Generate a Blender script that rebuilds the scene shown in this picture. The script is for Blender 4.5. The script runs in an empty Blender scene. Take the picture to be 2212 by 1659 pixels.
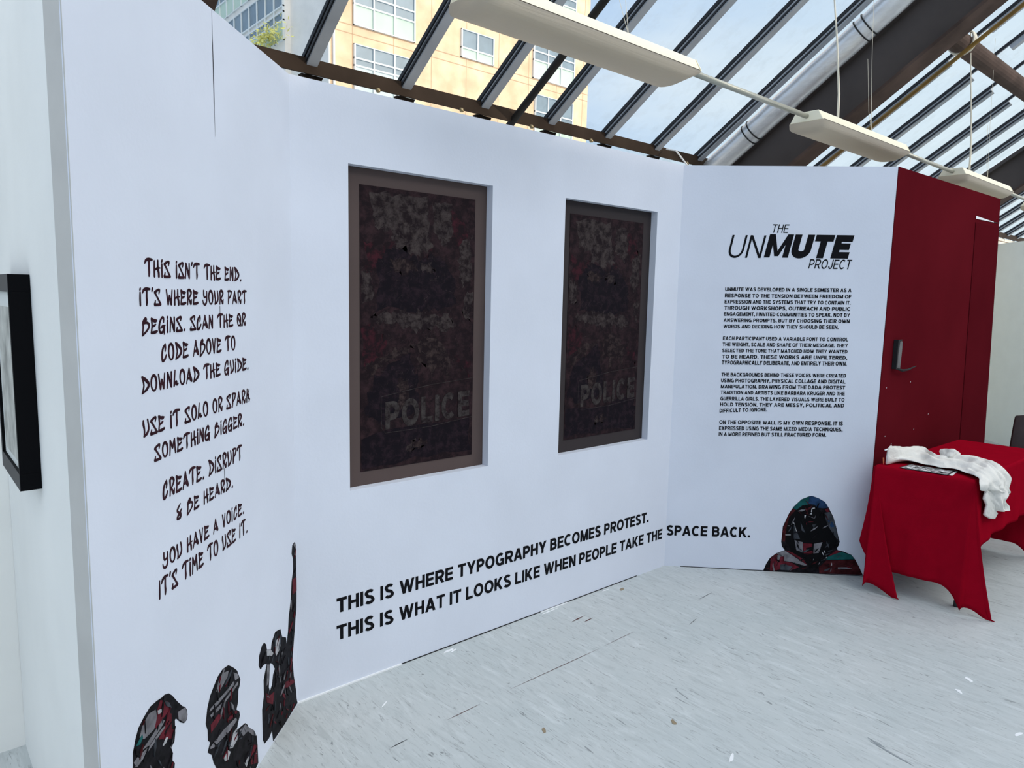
import bpy, bmesh, math, random
from mathutils import Vector, Matrix, noise as mnoise
from mathutils.geometry import tessellate_polygon

random.seed(7)
S = bpy.context.scene
COL = S.collection

# ------------------------------------------------------------------ camera
W_PX, F_PX = 2212.0, 1537.4
cam_data = bpy.data.cameras.new('camera')
cam_data.sensor_width = 36.0
cam_data.lens = F_PX / W_PX * 36.0
cam_data.clip_start = 0.02
cam_data.clip_end = 300
cam = bpy.data.objects.new('camera', cam_data)
COL.objects.link(cam)
cam.matrix_world = Matrix(((0.753323, 0.06305, -0.654622, 0), (-0.657292, 0.105085, -0.746274, 0), (0.021738, 0.992462, 0.120606, 1.6494), (0, 0, 0, 1)))
S.camera = cam

# ------------------------------------------------------------------ view + world
S.view_settings.view_transform = 'Standard'
S.view_settings.look = 'None'
S.view_settings.gamma = 1.0
S.view_settings.use_curve_mapping = False
S.view_settings.exposure = 0.0

SKY_STRENGTH = 1.0
BRIGHT_SIDE = 2.72      # bright sky patch added behind the camera to light the hall

def build_world():
    w = bpy.data.worlds.new('sky')
    S.world = w
    w.use_nodes = True
    nt = w.node_tree
    nt.nodes.clear()
    N, L = nt.nodes.new, nt.links.new
    out = N('ShaderNodeOutputWorld')
    bg = N('ShaderNodeBackground')
    L(bg.outputs[0], out.inputs[0])
    tc = N('ShaderNodeTexCoord')
    mp = N('ShaderNodeMapping'); mp.inputs['Scale'].default_value = (1.2, 1.2, 3.6)
    mp.inputs['Rotation'].default_value = (0, 0.25, 0.6)
    L(tc.outputs['Generated'], mp.inputs[0])
    nz = N('ShaderNodeTexNoise'); nz.inputs['Scale'].default_value = 2.6
    nz.inputs['Detail'].default_value = 7; nz.inputs['Roughness'].default_value = .55
    L(mp.outputs[0], nz.inputs['Vector'])
    cr = N('ShaderNodeValToRGB')
    cr.color_ramp.elements[0].position = .40; cr.color_ramp.elements[0].color = (0.48, 0.66, 0.93, 1)
    cr.color_ramp.elements[1].position = .72; cr.color_ramp.elements[1].color = (0.76, 0.87, 0.99, 1)
    L(nz.outputs['Fac'], cr.inputs[0])
    # added bright sky patch towards -Y and overhead
    dt = N('ShaderNodeVectorMath'); dt.operation = 'DOT_PRODUCT'
    L(tc.outputs['Generated'], dt.inputs[0]); dt.inputs[1].default_value = (0.38, -0.77, 0.51)
    mr = N('ShaderNodeMapRange'); mr.interpolation_type = 'SMOOTHSTEP'
    mr.inputs['From Min'].default_value = 0.38; mr.inputs['From Max'].default_value = 0.85
    mr.inputs['To Min'].default_value = 0.0; mr.inputs['To Max'].default_value = 1.0
    L(dt.outputs['Value'], mr.inputs['Value'])
    # paler haze towards +X
    d2 = N('ShaderNodeVectorMath'); d2.operation = 'DOT_PRODUCT'
    L(tc.outputs['Generated'], d2.inputs[0]); d2.inputs[1].default_value = (0.95, -0.10, -0.25)
    m2 = N('ShaderNodeMapRange'); m2.inputs['From Min'].default_value = .42; m2.inputs['From Max'].default_value = .86
    m2.inputs['To Max'].default_value = .85
    L(d2.outputs['Value'], m2.inputs['Value'])
    hz = N('ShaderNodeMix'); hz.data_type = 'RGBA'; L(m2.outputs[0], hz.inputs['Factor']); L(cr.outputs[0], hz.inputs[6])
    hz.inputs[7].default_value = (.80, .92, .97, 1)
    mx = N('ShaderNodeMix'); mx.data_type = 'RGBA'
    L(mr.outputs[0], mx.inputs['Factor'])
    L(hz.outputs[2], mx.inputs[6]); mx.inputs[7].default_value = (0.97 * BRIGHT_SIDE, 0.99 * BRIGHT_SIDE, 1.0 * BRIGHT_SIDE, 1)
    L(mx.outputs[2], bg.inputs['Color'])
    bg.inputs['Strength'].default_value = SKY_STRENGTH
build_world()

sun_data = bpy.data.lights.new('sun', 'SUN')
sun_data.energy = 1.6; sun_data.angle = math.radians(1.5); sun_data.color = (1.0, .88, .74)
sun = bpy.data.objects.new('sun', sun_data); COL.objects.link(sun)
sun.rotation_euler = Vector((.45, -.83, .34)).to_track_quat('Z', 'Y').to_euler()

# ------------------------------------------------------------------ materials
def srgb(r, g, b):
    f = lambda c: c / 12.92 if c <= .04045 else ((c + .055) / 1.055) ** 2.4
    return (f(r / 255), f(g / 255), f(b / 255), 1)

def mat(name, col, rough=.6, metal=0.0, spec=.4, var=0.0, vscale=6.0, stretch=(1, 1, 1), bump=0.0, bscale=60.0):
    m = bpy.data.materials.new(name); m.use_nodes = True
    nt = m.node_tree; p = nt.nodes['Principled BSDF']
    p.inputs['Roughness'].default_value = rough
    p.inputs['Metallic'].default_value = metal
    p.inputs['Specular IOR Level'].default_value = spec
    p.inputs['Base Color'].default_value = col
    N, L = nt.nodes.new, nt.links.new
    if var > 0 or bump > 0:
        tc = N('ShaderNodeTexCoord'); mp = N('ShaderNodeMapping')
        mp.inputs['Scale'].default_value = stretch
        L(tc.outputs['Object'], mp.inputs[0])
    if var > 0:
        nz = N('ShaderNodeTexNoise'); nz.inputs['Scale'].default_value = vscale; nz.inputs['Detail'].default_value = 6
        L(mp.outputs[0], nz.inputs['Vector'])
        mr = N('ShaderNodeMapRange'); mr.inputs['From Min'].default_value = .3; mr.inputs['From Max'].default_value = .7
        mr.inputs['To Min'].default_value = 1 - var; mr.inputs['To Max'].default_value = 1 + var
        L(nz.outputs['Fac'], mr.inputs[0])
        mul = N('ShaderNodeMix'); mul.data_type = 'RGBA'; mul.blend_type = 'MULTIPLY'; mul.inputs['Factor'].default_value = 1
        mul.inputs[6].default_value = col; L(mr.outputs[0], mul.inputs[7])
        L(mul.outputs[2], p.inputs['Base Color'])
    if bump > 0:
        nb = N('ShaderNodeTexNoise'); nb.inputs['Scale'].default_value = bscale; nb.inputs['Detail'].default_value = 4
        L(mp.outputs[0], nb.inputs['Vector'])
        b = N('ShaderNodeBump'); b.inputs['Strength'].default_value = bump; b.inputs['Distance'].default_value = .01
        L(nb.outputs['Fac'], b.inputs['Height']); L(b.outputs[0], p.inputs['Normal'])
    return m

M = {}
M['panel'] = mat('white_panel_paint', (.695, .73, .82, 1), .75, spec=.2, var=.03, vscale=3, bump=.05, bscale=90)
M['oldwall'] = mat('old_white_wall', (.86, .86, .83, 1), .8, spec=.2, var=.04, vscale=2, bump=.05)
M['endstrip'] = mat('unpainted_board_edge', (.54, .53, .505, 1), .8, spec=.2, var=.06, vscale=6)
M['farpanel'] = mat('far_panel_paint', (.86, .90, .87, 1), .8, spec=.2, var=.02)
M['red'] = mat('dark_red_paint', (.108, .0075, .0125, 1), .9, spec=0, var=.12, vscale=1.5)
M['reddoor'] = mat('door_red_darker', (.092, .0065, .011, 1), .9, spec=0, var=.10, vscale=2)  # partition red, a little darker on the door leaf
M['redwood'] = mat('raw_edge', (.20, .12, .05, 1), .8)
M['whitepaint'] = mat('white_paint_chip', (.86, .87, .88, 1), .7)
M['gapblack'] = mat('dark_gap', (.012, .012, .014, 1), .9)
M['vinyl'] = mat('black_vinyl', (.006, .006, .008, 1), .6, spec=.08)
M['grafvinyl'] = mat('oxblood_vinyl', (.030, .009, .014, 1), .6, spec=.06, var=.5, vscale=30)
M['bar'] = mat('grey_glazing_bar', (.38, .40, .43, 1), .45, spec=.4, var=.12, vscale=4)
M['gasket'] = mat('black_gasket', (.012, .012, .014, 1), .6)
M['gutter'] = mat('brown_gutter_paint', (.040, .027, .019, 1), .8, spec=.1, var=.25, vscale=5)
M['rafter'] = mat('dark_brown_steel', (.072, .060, .056, 1), .75, spec=.2, var=.12, vscale=3)
M['rafterlip'] = mat('rusty_brown_flange', (.085, .058, .048, 1), .8, spec=.1, var=.35, vscale=4)
M['duct'] = mat('foil_duct', (.80, .80, .80, 1), .38, metal=.6, var=.10, vscale=3, stretch=(8, 1, 8), bump=.25, bscale=8)
M['cabletie'] = mat('black_tie', (.01, .01, .01, 1), .6)
M['darkpipe'] = mat('black_iron_pipe', (.014, .011, .010, 1), .7)
M['yellow'] = mat('ochre_pipe_paint', (.30, .17, .035, 1), .5, var=.2, vscale=9)
M['lampbody'] = mat('cream_lamp_body', (.95, .88, .68, 1), .5)
M['conduit'] = mat('galvanised_conduit', (.42, .42, .36, 1), .4, metal=.4)
M['cord'] = mat('cream_cord', (.75, .70, .58, 1), .6)
M['brass'] = mat('weathered_brass', (.35, .27, .15, 1), .4, metal=.6)
M['cloth'] = mat('red_cloth', (.285, .0030, .0135, 1), .95, spec=0, var=.06, vscale=14, bump=.12, bscale=220)
M['shirt'] = mat('white_cotton', (.78, .76, .71, 1), .9, spec=.05, var=.05, vscale=12, bump=.5, bscale=45)
M['darkmetal'] = mat('dark_steel', (.03, .03, .033, 1), .4, metal=.4)
M['plywood'] = mat('table_laminate', (.35, .33, .30, 1), .5)
M['lock'] = mat('worn_lock_plate', (.085, .082, .085, 1), .4, metal=.3, var=.5, vscale=25)
M['blackframe'] = mat('black_frame_lacquer', (.004, .004, .005, 1), .6, spec=.05)
M['frameface'] = mat('grey_black_frame_face', (.030, .030, .034, 1), .5, spec=.15)
M['matboard'] = mat('pale_mat_board', (.66, .68, .66, 1), .8)
M['drawing'] = mat('grey_drawing', (.42, .42, .39, 1), .8, var=.35, vscale=14)
M['border_dimmed'] = mat('poster_border_dimmed', (.046, .038, .039, 1), .6, spec=.08, var=.08, vscale=3)  # same border, darkened to imitate reflection at the right poster's viewing angle
M['border'] = mat('poster_border', (.100, .073, .068, 1), .6, spec=.08, var=.05, vscale=3)
M['leather'] = mat('brown_leather', (.045, .028, .026, 1), .45, var=.2, vscale=12)
M['pencil'] = mat('orange_pencil', (.55, .10, .03, 1), .5)
M['magazine'] = mat('magazine_print', (.34, .34, .34, 1), .6, spec=.1, var=.95, vscale=38)
M['paper'] = mat('paper', (.75, .75, .75, 1), .7)
M['tan'] = mat('facade_frame_white', (.70, .71, .68, 1), .7, spec=.1)
M['shade'] = mat('grey_render', (.80, .74, .66, 1), .85, var=.08, vscale=.6)
M['spandrel'] = mat('pale_green_spandrel', (.52, .62, .50, 1), .7, spec=.1)
M['glasspane'] = mat('window_glass', (.17, .225, .26, 1), .35, spec=.25, var=.15, vscale=1.2)
M['pale_spandrel'] = mat('pale_spandrel', (.55, .60, .58, 1), .7, spec=.1)
M['leaf'] = mat('yellow_green_leaf', (.75, .70, .22, 1), .7, var=.3, vscale=9)
FIG = {
    'black': mat('ink_black', (.005, .005, .006, 1), .55, spec=.04),
    'base': mat('ink_dark', (.009, .008, .010, 1), .55, spec=.04, var=.8, vscale=40),
    'grey': mat('ink_grey', (.17, .165, .18, 1), .55, spec=.04, var=.35, vscale=30),
    'pale': mat('ink_pale', (.38, .38, .40, 1), .55, spec=.04, var=.3, vscale=40),
    'red': mat('ink_red', (.105, .014, .022, 1), .55, spec=.04, var=.5, vscale=30),
    'maroon': mat('ink_maroon', (.050, .010, .012, 1), .55, spec=.04, var=.6, vscale=25),
    'teal': mat('ink_teal', (.012, .085, .085, 1), .55, spec=.04, var=.4, vscale=18),
    'blue': mat('ink_blue', (.016, .040, .095, 1), .55, spec=.04, var=.5, vscale=18),
    'slate': mat('ink_slate', (.045, .050, .060, 1), .55, spec=.04, var=.6, vscale=22),
}
def print_mat(name, col, amount, scale, under=(.013, .008, .010, 1)):
    """ink that breaks up into the dark collage ground"""
    m = mat(name, col, .6, spec=.06); nt = m.node_tree; p = nt.nodes['Principled BSDF']; N, L = nt.nodes.new, nt.links.new
    tc = N('ShaderNodeTexCoord'); n = N('ShaderNodeTexNoise'); n.inputs['Scale'].default_value = scale; n.inputs['Detail'].default_value = 10
    n.inputs['Roughness'].default_value = .78; n.inputs['Distortion'].default_value = .25
    L(tc.outputs['Object'], n.inputs['Vector'])
    r = N('ShaderNodeMapRange'); r.inputs['From Min'].default_value = .5 - amount; r.inputs['From Max'].default_value = .5 + .10
    L(n.outputs['Fac'], r.inputs[0])
    x = N('ShaderNodeMix'); x.data_type = 'RGBA'; L(r.outputs[0], x.inputs['Factor']); x.inputs[6].default_value = under; x.inputs[7].default_value = col
    L(x.outputs[2], p.inputs['Base Color']); return m
PR = {
    'base': print_mat('print_umber', (.034, .018, .021, 1), .05, 18),
    'dark': print_mat('print_black', (.022, .013, .018, 1), .02, 22, (.008, .006, .009, 1)),
    'grey': print_mat('print_grey', (.060, .047, .045, 1), .06, 22),
    'red': print_mat('print_red', (.050, .012, .018, 1), .04, 20),
    'brown': print_mat('print_brown', (.050, .034, .032, 1), .03, 26),
    'letter': print_mat('print_letter', (.058, .050, .048, 1), .10, 30),
}

def glass_material():
    m = bpy.data.materials.new('roof_glass'); m.use_nodes = True
    nt = m.node_tree; nt.nodes.clear(); N, L = nt.nodes.new, nt.links.new
    o = N('ShaderNodeOutputMaterial'); mx = N('ShaderNodeMixShader')
    t = N('ShaderNodeBsdfTransparent'); t.inputs[0].default_value = (.97, .985, .98, 1)
    g = N('ShaderNodeBsdfGlossy'); g.inputs['Roughness'].default_value = .03
    tc = N('ShaderNodeTexCoord'); nz = N('ShaderNodeTexNoise'); nz.inputs['Scale'].default_value = 9; nz.inputs['Detail'].default_value = 8
    L(tc.outputs['Object'], nz.inputs['Vector'])
    d = N('ShaderNodeBsdfDiffuse'); d.inputs[0].default_value = (.8, .82, .8, 1)
    mr = N('ShaderNodeMapRange'); mr.inputs['From Min'].default_value = .5; mr.inputs['From Max'].default_value = .8
    mr.inputs['To Min'].default_value = .0; mr.inputs['To Max'].default_value = .14
    L(nz.outputs['Fac'], mr.inputs[0])
    m2 = N('ShaderNodeMixShader'); mx.inputs[0].default_value = .04
    L(t.outputs[0], mx.inputs[1]); L(g.outputs[0], mx.inputs[2])
    L(mr.outputs[0], m2.inputs[0]); L(mx.outputs[0], m2.inputs[1]); L(d.outputs[0], m2.inputs[2])
    L(m2.outputs[0], o.inputs[0])
    return m
M['glass'] = glass_material()

def diffuser_material():
    m = bpy.data.materials.new('prismatic_diffuser'); m.use_nodes = True
    nt = m.node_tree; p = nt.nodes['Principled BSDF']; N, L = nt.nodes.new, nt.links.new
    p.inputs['Base Color'].default_value = (.80, .71, .60, 1)
    p.inputs['Roughness'].default_value = .4
    tr = N('ShaderNodeBsdfTranslucent'); tr.inputs[0].default_value = (.72, .66, .56, 1)
    mx = N('ShaderNodeMixShader'); mx.inputs[0].default_value = .55
    tc = N('ShaderNodeTexCoord'); mp = N('ShaderNodeMapping'); mp.inputs['Scale'].default_value = (3, 90, 90)
    L(tc.outputs['Object'], mp.inputs[0])
    nz = N('ShaderNodeTexNoise'); nz.inputs['Scale'].default_value = 1.5; L(mp.outputs[0], nz.inputs['Vector'])
    b = N('ShaderNodeBump'); b.inputs['Strength'].default_value = .2; b.inputs['Distance'].default_value = .01
    L(nz.outputs['Fac'], b.inputs['Height']); L(b.outputs[0], p.inputs['Normal'])
    L(p.outputs[0], mx.inputs[1]); L(tr.outputs[0], mx.inputs[2])
    L(mx.outputs[0], nt.nodes['Material Output'].inputs[0])
    return m
M['diffuser'] = diffuser_material()

def floor_material():
    m = bpy.data.materials.new('streaked_grey_floor'); m.use_nodes = True
    nt = m.node_tree; p = nt.nodes['Principled BSDF']; N, L = nt.nodes.new, nt.links.new
    tc = N('ShaderNodeTexCoord')
    def nzr(scale, stretch, lo, hi, rot=0.0, det=8, dist=0.0):
        mp = N('ShaderNodeMapping'); mp.inputs['Scale'].default_value = stretch
        mp.inputs['Rotation'].default_value = (0, 0, rot)
        L(tc.outputs['Object'], mp.inputs[0])
        n = N('ShaderNodeTexNoise'); n.inputs['Scale'].default_value = scale; n.inputs['Detail'].default_value = det
        n.inputs['Roughness'].default_value = .65; n.inputs['Distortion'].default_value = dist
        L(mp.outputs[0], n.inputs['Vector'])
        r = N('ShaderNodeMapRange'); r.inputs['From Min'].default_value = lo; r.inputs['From Max'].default_value = hi
        L(n.outputs['Fac'], r.inputs[0]); return r.outputs[0]
    def mix(fac, a, b, scale=1.0):
        x = N('ShaderNodeMix'); x.data_type = 'RGBA'
        if scale != 1.0:
            k = N('ShaderNodeMath'); k.operation = 'MULTIPLY'; k.inputs[1].default_value = scale
            L(fac, k.inputs[0]); fac = k.outputs[0]
        L(fac, x.inputs['Factor'])
        if isinstance(a, tuple): x.inputs[6].default_value = a
        else: L(a, x.inputs[6])
        x.inputs[7].default_value = b
        return x.outputs[2]
    c = mix(nzr(1.3, (1, 1, 1), .35, .68), (.50, .54, .54, 1), (.56, .585, .58, 1))
    c = mix(nzr(9, (3.0, .55, 1), .52, .78, .12, 9, .8), c, (.70, .73, .735, 1), .7)
    c = mix(nzr(11, (3.2, .55, 1), .50, .72, .10, 12, 1.4), c, (.36, .39, .39, 1), .55)
    c = mix(nzr(15, (4.2, .50, 1), .585, .635, .14, 12, 2.2), c, (.20, .21, .215, 1), .5)
    c = mix(nzr(8, (4.0, .6, 1), .63, .66, .05, 14, 2.0), c, (.12, .13, .135, 1), .65)
    c = mix(nzr(60, (1, 1, 1), .74, .78, 0, 3), c, (.12, .12, .12, 1), .7)
    L(c, p.inputs['Base Color'])
    p.inputs['Roughness'].default_value = .5
    p.inputs['Specular IOR Level'].default_value = .35
    return m
M['floor'] = floor_material()

def facade_material():
    m = bpy.data.materials.new('facade_panels'); m.use_nodes = True
    nt = m.node_tree; p = nt.nodes['Principled BSDF']; N, L = nt.nodes.new, nt.links.new
    tc = N('ShaderNodeTexCoord'); sep = N('ShaderNodeSeparateXYZ'); L(tc.outputs['Object'], sep.inputs[0])
    nz = N('ShaderNodeTexNoise'); nz.inputs['Scale'].default_value = .9; nz.inputs['Detail'].default_value = 8
    L(tc.outputs['Object'], nz.inputs['Vector'])
    cr = N('ShaderNodeValToRGB')
    cr.color_ramp.elements[0].position = .35; cr.color_ramp.elements[0].color = (.66, .43, .26, 1)
    cr.color_ramp.elements[1].position = .68; cr.color_ramp.elements[1].color = (.84, .61, .39, 1)
    L(nz.outputs['Fac'], cr.inputs[0])
    def lines(out, period, off, width):
        a = N('ShaderNodeMath'); a.operation = 'ADD'; a.inputs[1].default_value = -off; L(out, a.inputs[0])
        b = N('ShaderNodeMath'); b.operation = 'PINGPONG'; b.inputs[1].default_value = period / 2; L(a.outputs[0], b.inputs[0])
        c = N('ShaderNodeMath'); c.operation = 'LESS_THAN'; c.inputs[1].default_value = width; L(b.outputs[0], c.inputs[0])
        return c.outputs[0]
    ls = [lines(sep.outputs[2], 3.04, 14.15, .028), lines(sep.outputs[2], 3.04, 13.77, .025), lines(sep.outputs[0], 2.24, 17.27, .02)]
    cur = cr.outputs[0]
    for l in ls:
        x = N('ShaderNodeMix'); x.data_type = 'RGBA'
        k = N('ShaderNodeMath'); k.operation = 'MULTIPLY'; k.inputs[1].default_value = .75; L(l, k.inputs[0])
        L(k.outputs[0], x.inputs['Factor']); L(cur, x.inputs[6]); x.inputs[7].default_value = (.36, .22, .12, 1); cur = x.outputs[2]
    L(cur, p.inputs['Base Color']); p.inputs['Roughness'].default_value = .85
    return m
M['facade'] = facade_material()

def brick_material():
    m = bpy.data.materials.new('white_painted_brick'); m.use_nodes = True
    nt = m.node_tree; p = nt.nodes['Principled BSDF']; N, L = nt.nodes.new, nt.links.new
    tc = N('ShaderNodeTexCoord'); mp = N('ShaderNodeMapping'); mp.inputs['Rotation'].default_value = (math.pi / 2, 0, 0)
    L(tc.outputs['Object'], mp.inputs[0])
    b = N('ShaderNodeTexBrick'); b.inputs['Scale'].default_value = 1
    b.inputs['Brick Width'].default_value = .45; b.inputs['Row Height'].default_value = .075; b.inputs['Mortar Size'].default_value = .008
    b.inputs['Color1'].default_value = (.85, .80, .66, 1); b.inputs['Color2'].default_value = (.80, .76, .66, 1); b.inputs['Mortar'].default_value = (.25, .18, .12, 1)
    L(mp.outputs[0], b.inputs['Vector']); L(b.outputs[0], p.inputs['Base Color']); p.inputs['Roughness'].default_value = .8
    return m
M['brick'] = brick_material()

# ------------------------------------------------------------------ mesh helpers
class MB:
    def __init__(s): s.v = []; s.f = []; s.mi = []
    def add(s, vs, fs, mi=0):
        o = len(s.v); s.v += [tuple(v) for v in vs]
        s.f += [tuple(i + o for i in f) for f in fs]; s.mi += [mi] * len(fs)
    def box(s, a, b, mi=0, xf=None):
        (x0, y0, z0), (x1, y1, z1) = a, b
        vs = [Vector(p) for p in ((x0, y0, z0), (x1, y0, z0), (x1, y1, z0), (x0, y1, z0), (x0, y0, z1), (x1, y0, z1), (x1, y1, z1), (x0, y1, z1))]
        if xf: vs = [xf @ v for v in vs]
        s.add(vs, [(0, 3, 2, 1), (4, 5, 6, 7), (0, 1, 5, 4), (1, 2, 6, 5), (2, 3, 7, 6), (3, 0, 4, 7)], mi)
    def tube(s, pts, r, n=12, mi=0, caps=True):
        pts = [Vector(p) for p in pts]; rr = r if isinstance(r, (list, tuple)) else [r] * len(pts)
        rings = []; up = None
        for i, p in enumerate(pts):
            t = (pts[min(i + 1, len(pts) - 1)] - pts[max(i - 1, 0)]).normalized()
            if up is None: up = Vector((0, 0, 1)) if abs(t.z) < .9 else Vector((1, 0, 0))
            a = t.cross(up).normalized(); b = a.cross(t).normalized(); up = b
            rings.append([p + (a * math.cos(2 * math.pi * k / n) + b * math.sin(2 * math.pi * k / n)) * rr[i] for k in range(n)])
        vs = [v for r_ in rings for v in r_]; fs = []
        for i in range(len(pts) - 1):
            for k in range(n):
                k2 = (k + 1) % n
                fs.append((i * n + k, i * n + k2, (i + 1) * n + k2, (i + 1) * n + k))
        if caps: fs += [tuple(reversed(range(n))), tuple(range((len(pts) - 1) * n, len(pts) * n))]
        s.add(vs, fs, mi)
    def prism(s, pts, y0, y1, mi=0):
        """pts = (x, z) outline, extruded along y"""
        n = len(pts)
        vs = [(x, y0, z) for x, z in pts] + [(x, y1, z) for x, z in pts]
        s.add(vs, [tuple(range(n)), tuple(reversed(range(n, 2 * n)))] + [(i, i + n, (i + 1) % n + n, (i + 1) % n) for i in range(n)], mi)
    def build(s, name, mats, parent=None, smooth=False, bevel=0.0):
        me = bpy.data.meshes.new(name); me.from_pydata(s.v, [], s.f); me.update()
        for m in (mats if isinstance(mats, (list, tuple)) else [mats]): me.materials.append(m)
        for p, i in zip(me.polygons, s.mi): p.material_index = i; p.use_smooth = smooth
        bm = bmesh.new(); bm.from_mesh(me); bmesh.ops.recalc_face_normals(bm, faces=bm.faces)
        bm.to_mesh(me); bm.free()
        o = bpy.data.objects.new(name, me); COL.objects.link(o)
        if parent: o.parent = parent
        if bevel:
            b = o.modifiers.new('bevel', 'BEVEL'); b.width = bevel; b.segments = 2; b.limit_method = 'ANGLE'
        return o

def tag(o, label=None, cat=None, group=None, kind=None):
    if label: o['label'] = label
    if cat: o['category'] = cat
    if group: o['group'] = group
    if kind: o['kind'] = kind
    return o

def thing(name, label, cat, loc=(0, 0, 0), rz=0.0, group=None):
    o = bpy.data.objects.new(name, None); COL.objects.link(o)
    o.location = loc; o.rotation_euler = (0, 0, rz); o.empty_display_size = .1
    return tag(o, label, cat, group)

def struct(o, label=None, cat=None):
    return tag(o, label, cat, None, 'structure')

def copy_tree(o, parent=None):
    c = o.copy(); COL.objects.link(c); c.parent = parent
    for ch in list(o.children): copy_tree(ch, c)
    return c

# ------------------------------------------------------------------ plan
C1 = Vector((1.154, 2.586, 0)); C2 = Vector((3.571, 2.586, 0)); C3 = Vector((4.407, 1.716, 0))
R1 = Vector((.7011, .7131, 0)).normalized(); R3 = (C3 - C2).normalized()
L1 = 1.222; L3 = (C3 - C2).length
HP = 2.44
RZ1 = math.atan2(R1.y, R1.x); RZ3 = math.atan2(R3.y, R3.x)
# wall frames: local x runs right along the face, local -y comes out of the face
def wallpt(k, r, z, out=0.0):
    if k == 1: return C1 + R1 * r + Vector((R1.y, -R1.x, 0)) * out + Vector((0, 0, z))
    if k == 2: return Vector((r, 2.586 - out, z))
    return C2 + R3 * r + Vector((R3.y, -R3.x, 0)) * out + Vector((0, 0, z))
RZ = {1: RZ1, 2: 0.0, 3: RZ3}

# ---- floor
mb = MB(); mb.box((-6, -6, -.12), (16, 3.75, 0))
floor = struct(mb.build('floor', M['floor']), 'grey streaky vinyl floor of the hall', 'floor')
# paint marks and scratches on the floor
def blob(mb, x, y, rx, ry, ang, n=11, z=.0012):
    ca, sa = math.cos(ang), math.sin(ang); vs = []
    for k in range(n):
        t = 2 * math.pi * k / n; q = .65 + .5 * random.random()
        a, b = rx * q * math.cos(t), ry * q * math.sin(t)
        vs.append((x + a * ca - b * sa, y + a * sa + b * ca))
    vv = [(x_, y_, 0.0002) for x_, y_ in vs] + [(x_, y_, z) for x_, y_ in vs]
    mb.add(vv, [tuple(range(n, 2 * n))] + [(i, (i + 1) % n, (i + 1) % n + n, i + n) for i in range(n)])
for x, y, rx, ry, a in ((3.535, .892, .028, .012, .9), (3.39, .889, .022, .010, .8), (2.217, 1.268, .030, .008, .4), (3.223, .63, .03, .008, -.2),
                        (1.884, 2.552, .035, .008, .1), (1.90, 2.540, .022, .005, .3), (2.55, 2.562, .06, .004, .02), (2.99, 2.56, .03, .004, 0), (1.30, 1.9, .010, .006, .3), (1.42, 2.36, .03, .004, .6)):
    m_ = MB(); blob(m_, x, y, rx, ry, a); m_.build('paint_spot', M['whitepaint'], floor)
def scratch(x0, y0, x1, y1, w, m):
    d = Vector((x1 - x0, y1 - y0)); n = Vector((-d.y, d.x)).normalized() * w
    pts = []; K = 9
    for k in range(K + 1):
        t = k / K; ww = math.sin(math.pi * min(max(t, .04), .96)) * (.6 + .5 * random.random())
        pts.append((Vector((x0, y0)) + d * t, n * ww))
    vs = [(p.x + q.x, p.y + q.y, .0012) for p, q in pts] + [(p.x - q.x, p.y - q.y, .0012) for p, q in pts]
    mm = MB(); mm.add(vs, [(k, k + 1, k + K + 2, k + K + 1) for k in range(K)]); mm.build('floor_scratch', m, floor)
for x, y, a in ((3.076, 2.512, .3), (1.80, 1.821, .9), (2.235, 1.536, 1.2)):
    m_ = MB(); blob(m_, x, y, .022, .010, a); m_.build('debris', mat('tan_debris', (.28, .22, .14, 1)) if a == .3 else bpy.data.materials['tan_debris'], floor)
rust = mat('rust_scratch', (.10, .035, .032, 1), .8); dark = mat('dark_scratch', (.06, .06, .065, 1), .8)
scratch(1.889, 2.121, 2.459, 2.122, .0022, rust); scratch(2.49, 2.125, 2.72, 2.13, .0014, rust)
scratch(1.55, 2.11, 1.72, 2.115, .002, rust); scratch(1.29, 2.1, 1.37, 2.105, .003, dark)
scratch(2.55, 2.40, 2.66, 2.41, .004, rust); scratch(2.6, 2.36, 2.67, 2.365, .004, rust)
scratch(2.72, .99, 2.69, .82, .005, mat('soft_scuff', (.30, .325, .335, 1), .7)); scratch(2.735, 1.0, 2.72, .93, .007, bpy.data.materials['soft_scuff'])
scratch(3.3, 2.15, 3.45, 2.16, .002, dark); scratch(3.0, 2.0, 3.1, 2.02, .002, dark)

# ---- white exhibition panels
mb = MB()
n1 = Vector((R1.y, -R1.x, 0))
def wall_slab(a, b, z0, z1, thick, away):
    """a->b is the visible face line; thickness goes along `away`"""
    m_ = MB(); t = away * thick
    p = [a, b, b + t, a + t]
    m_.add([(q.x, q.y, z0) for q in p] + [(q.x, q.y, z1) for q in p],
           [(0, 1, 2, 3), (4, 5, 6, 7), (0, 1, 5, 4), (1, 2, 6, 5), (2, 3, 7, 6), (3, 0, 4, 7)])
    return m_
A1 = C1 - R1 * L1
w = wall_slab(A1, C1 + R1 * .0, .0, HP, .005, -n1)
wall_left = struct(w.build('wall_left', M['panel']), 'white display panel with dark red graffiti lettering, nearest on the left', 'wall')
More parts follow.
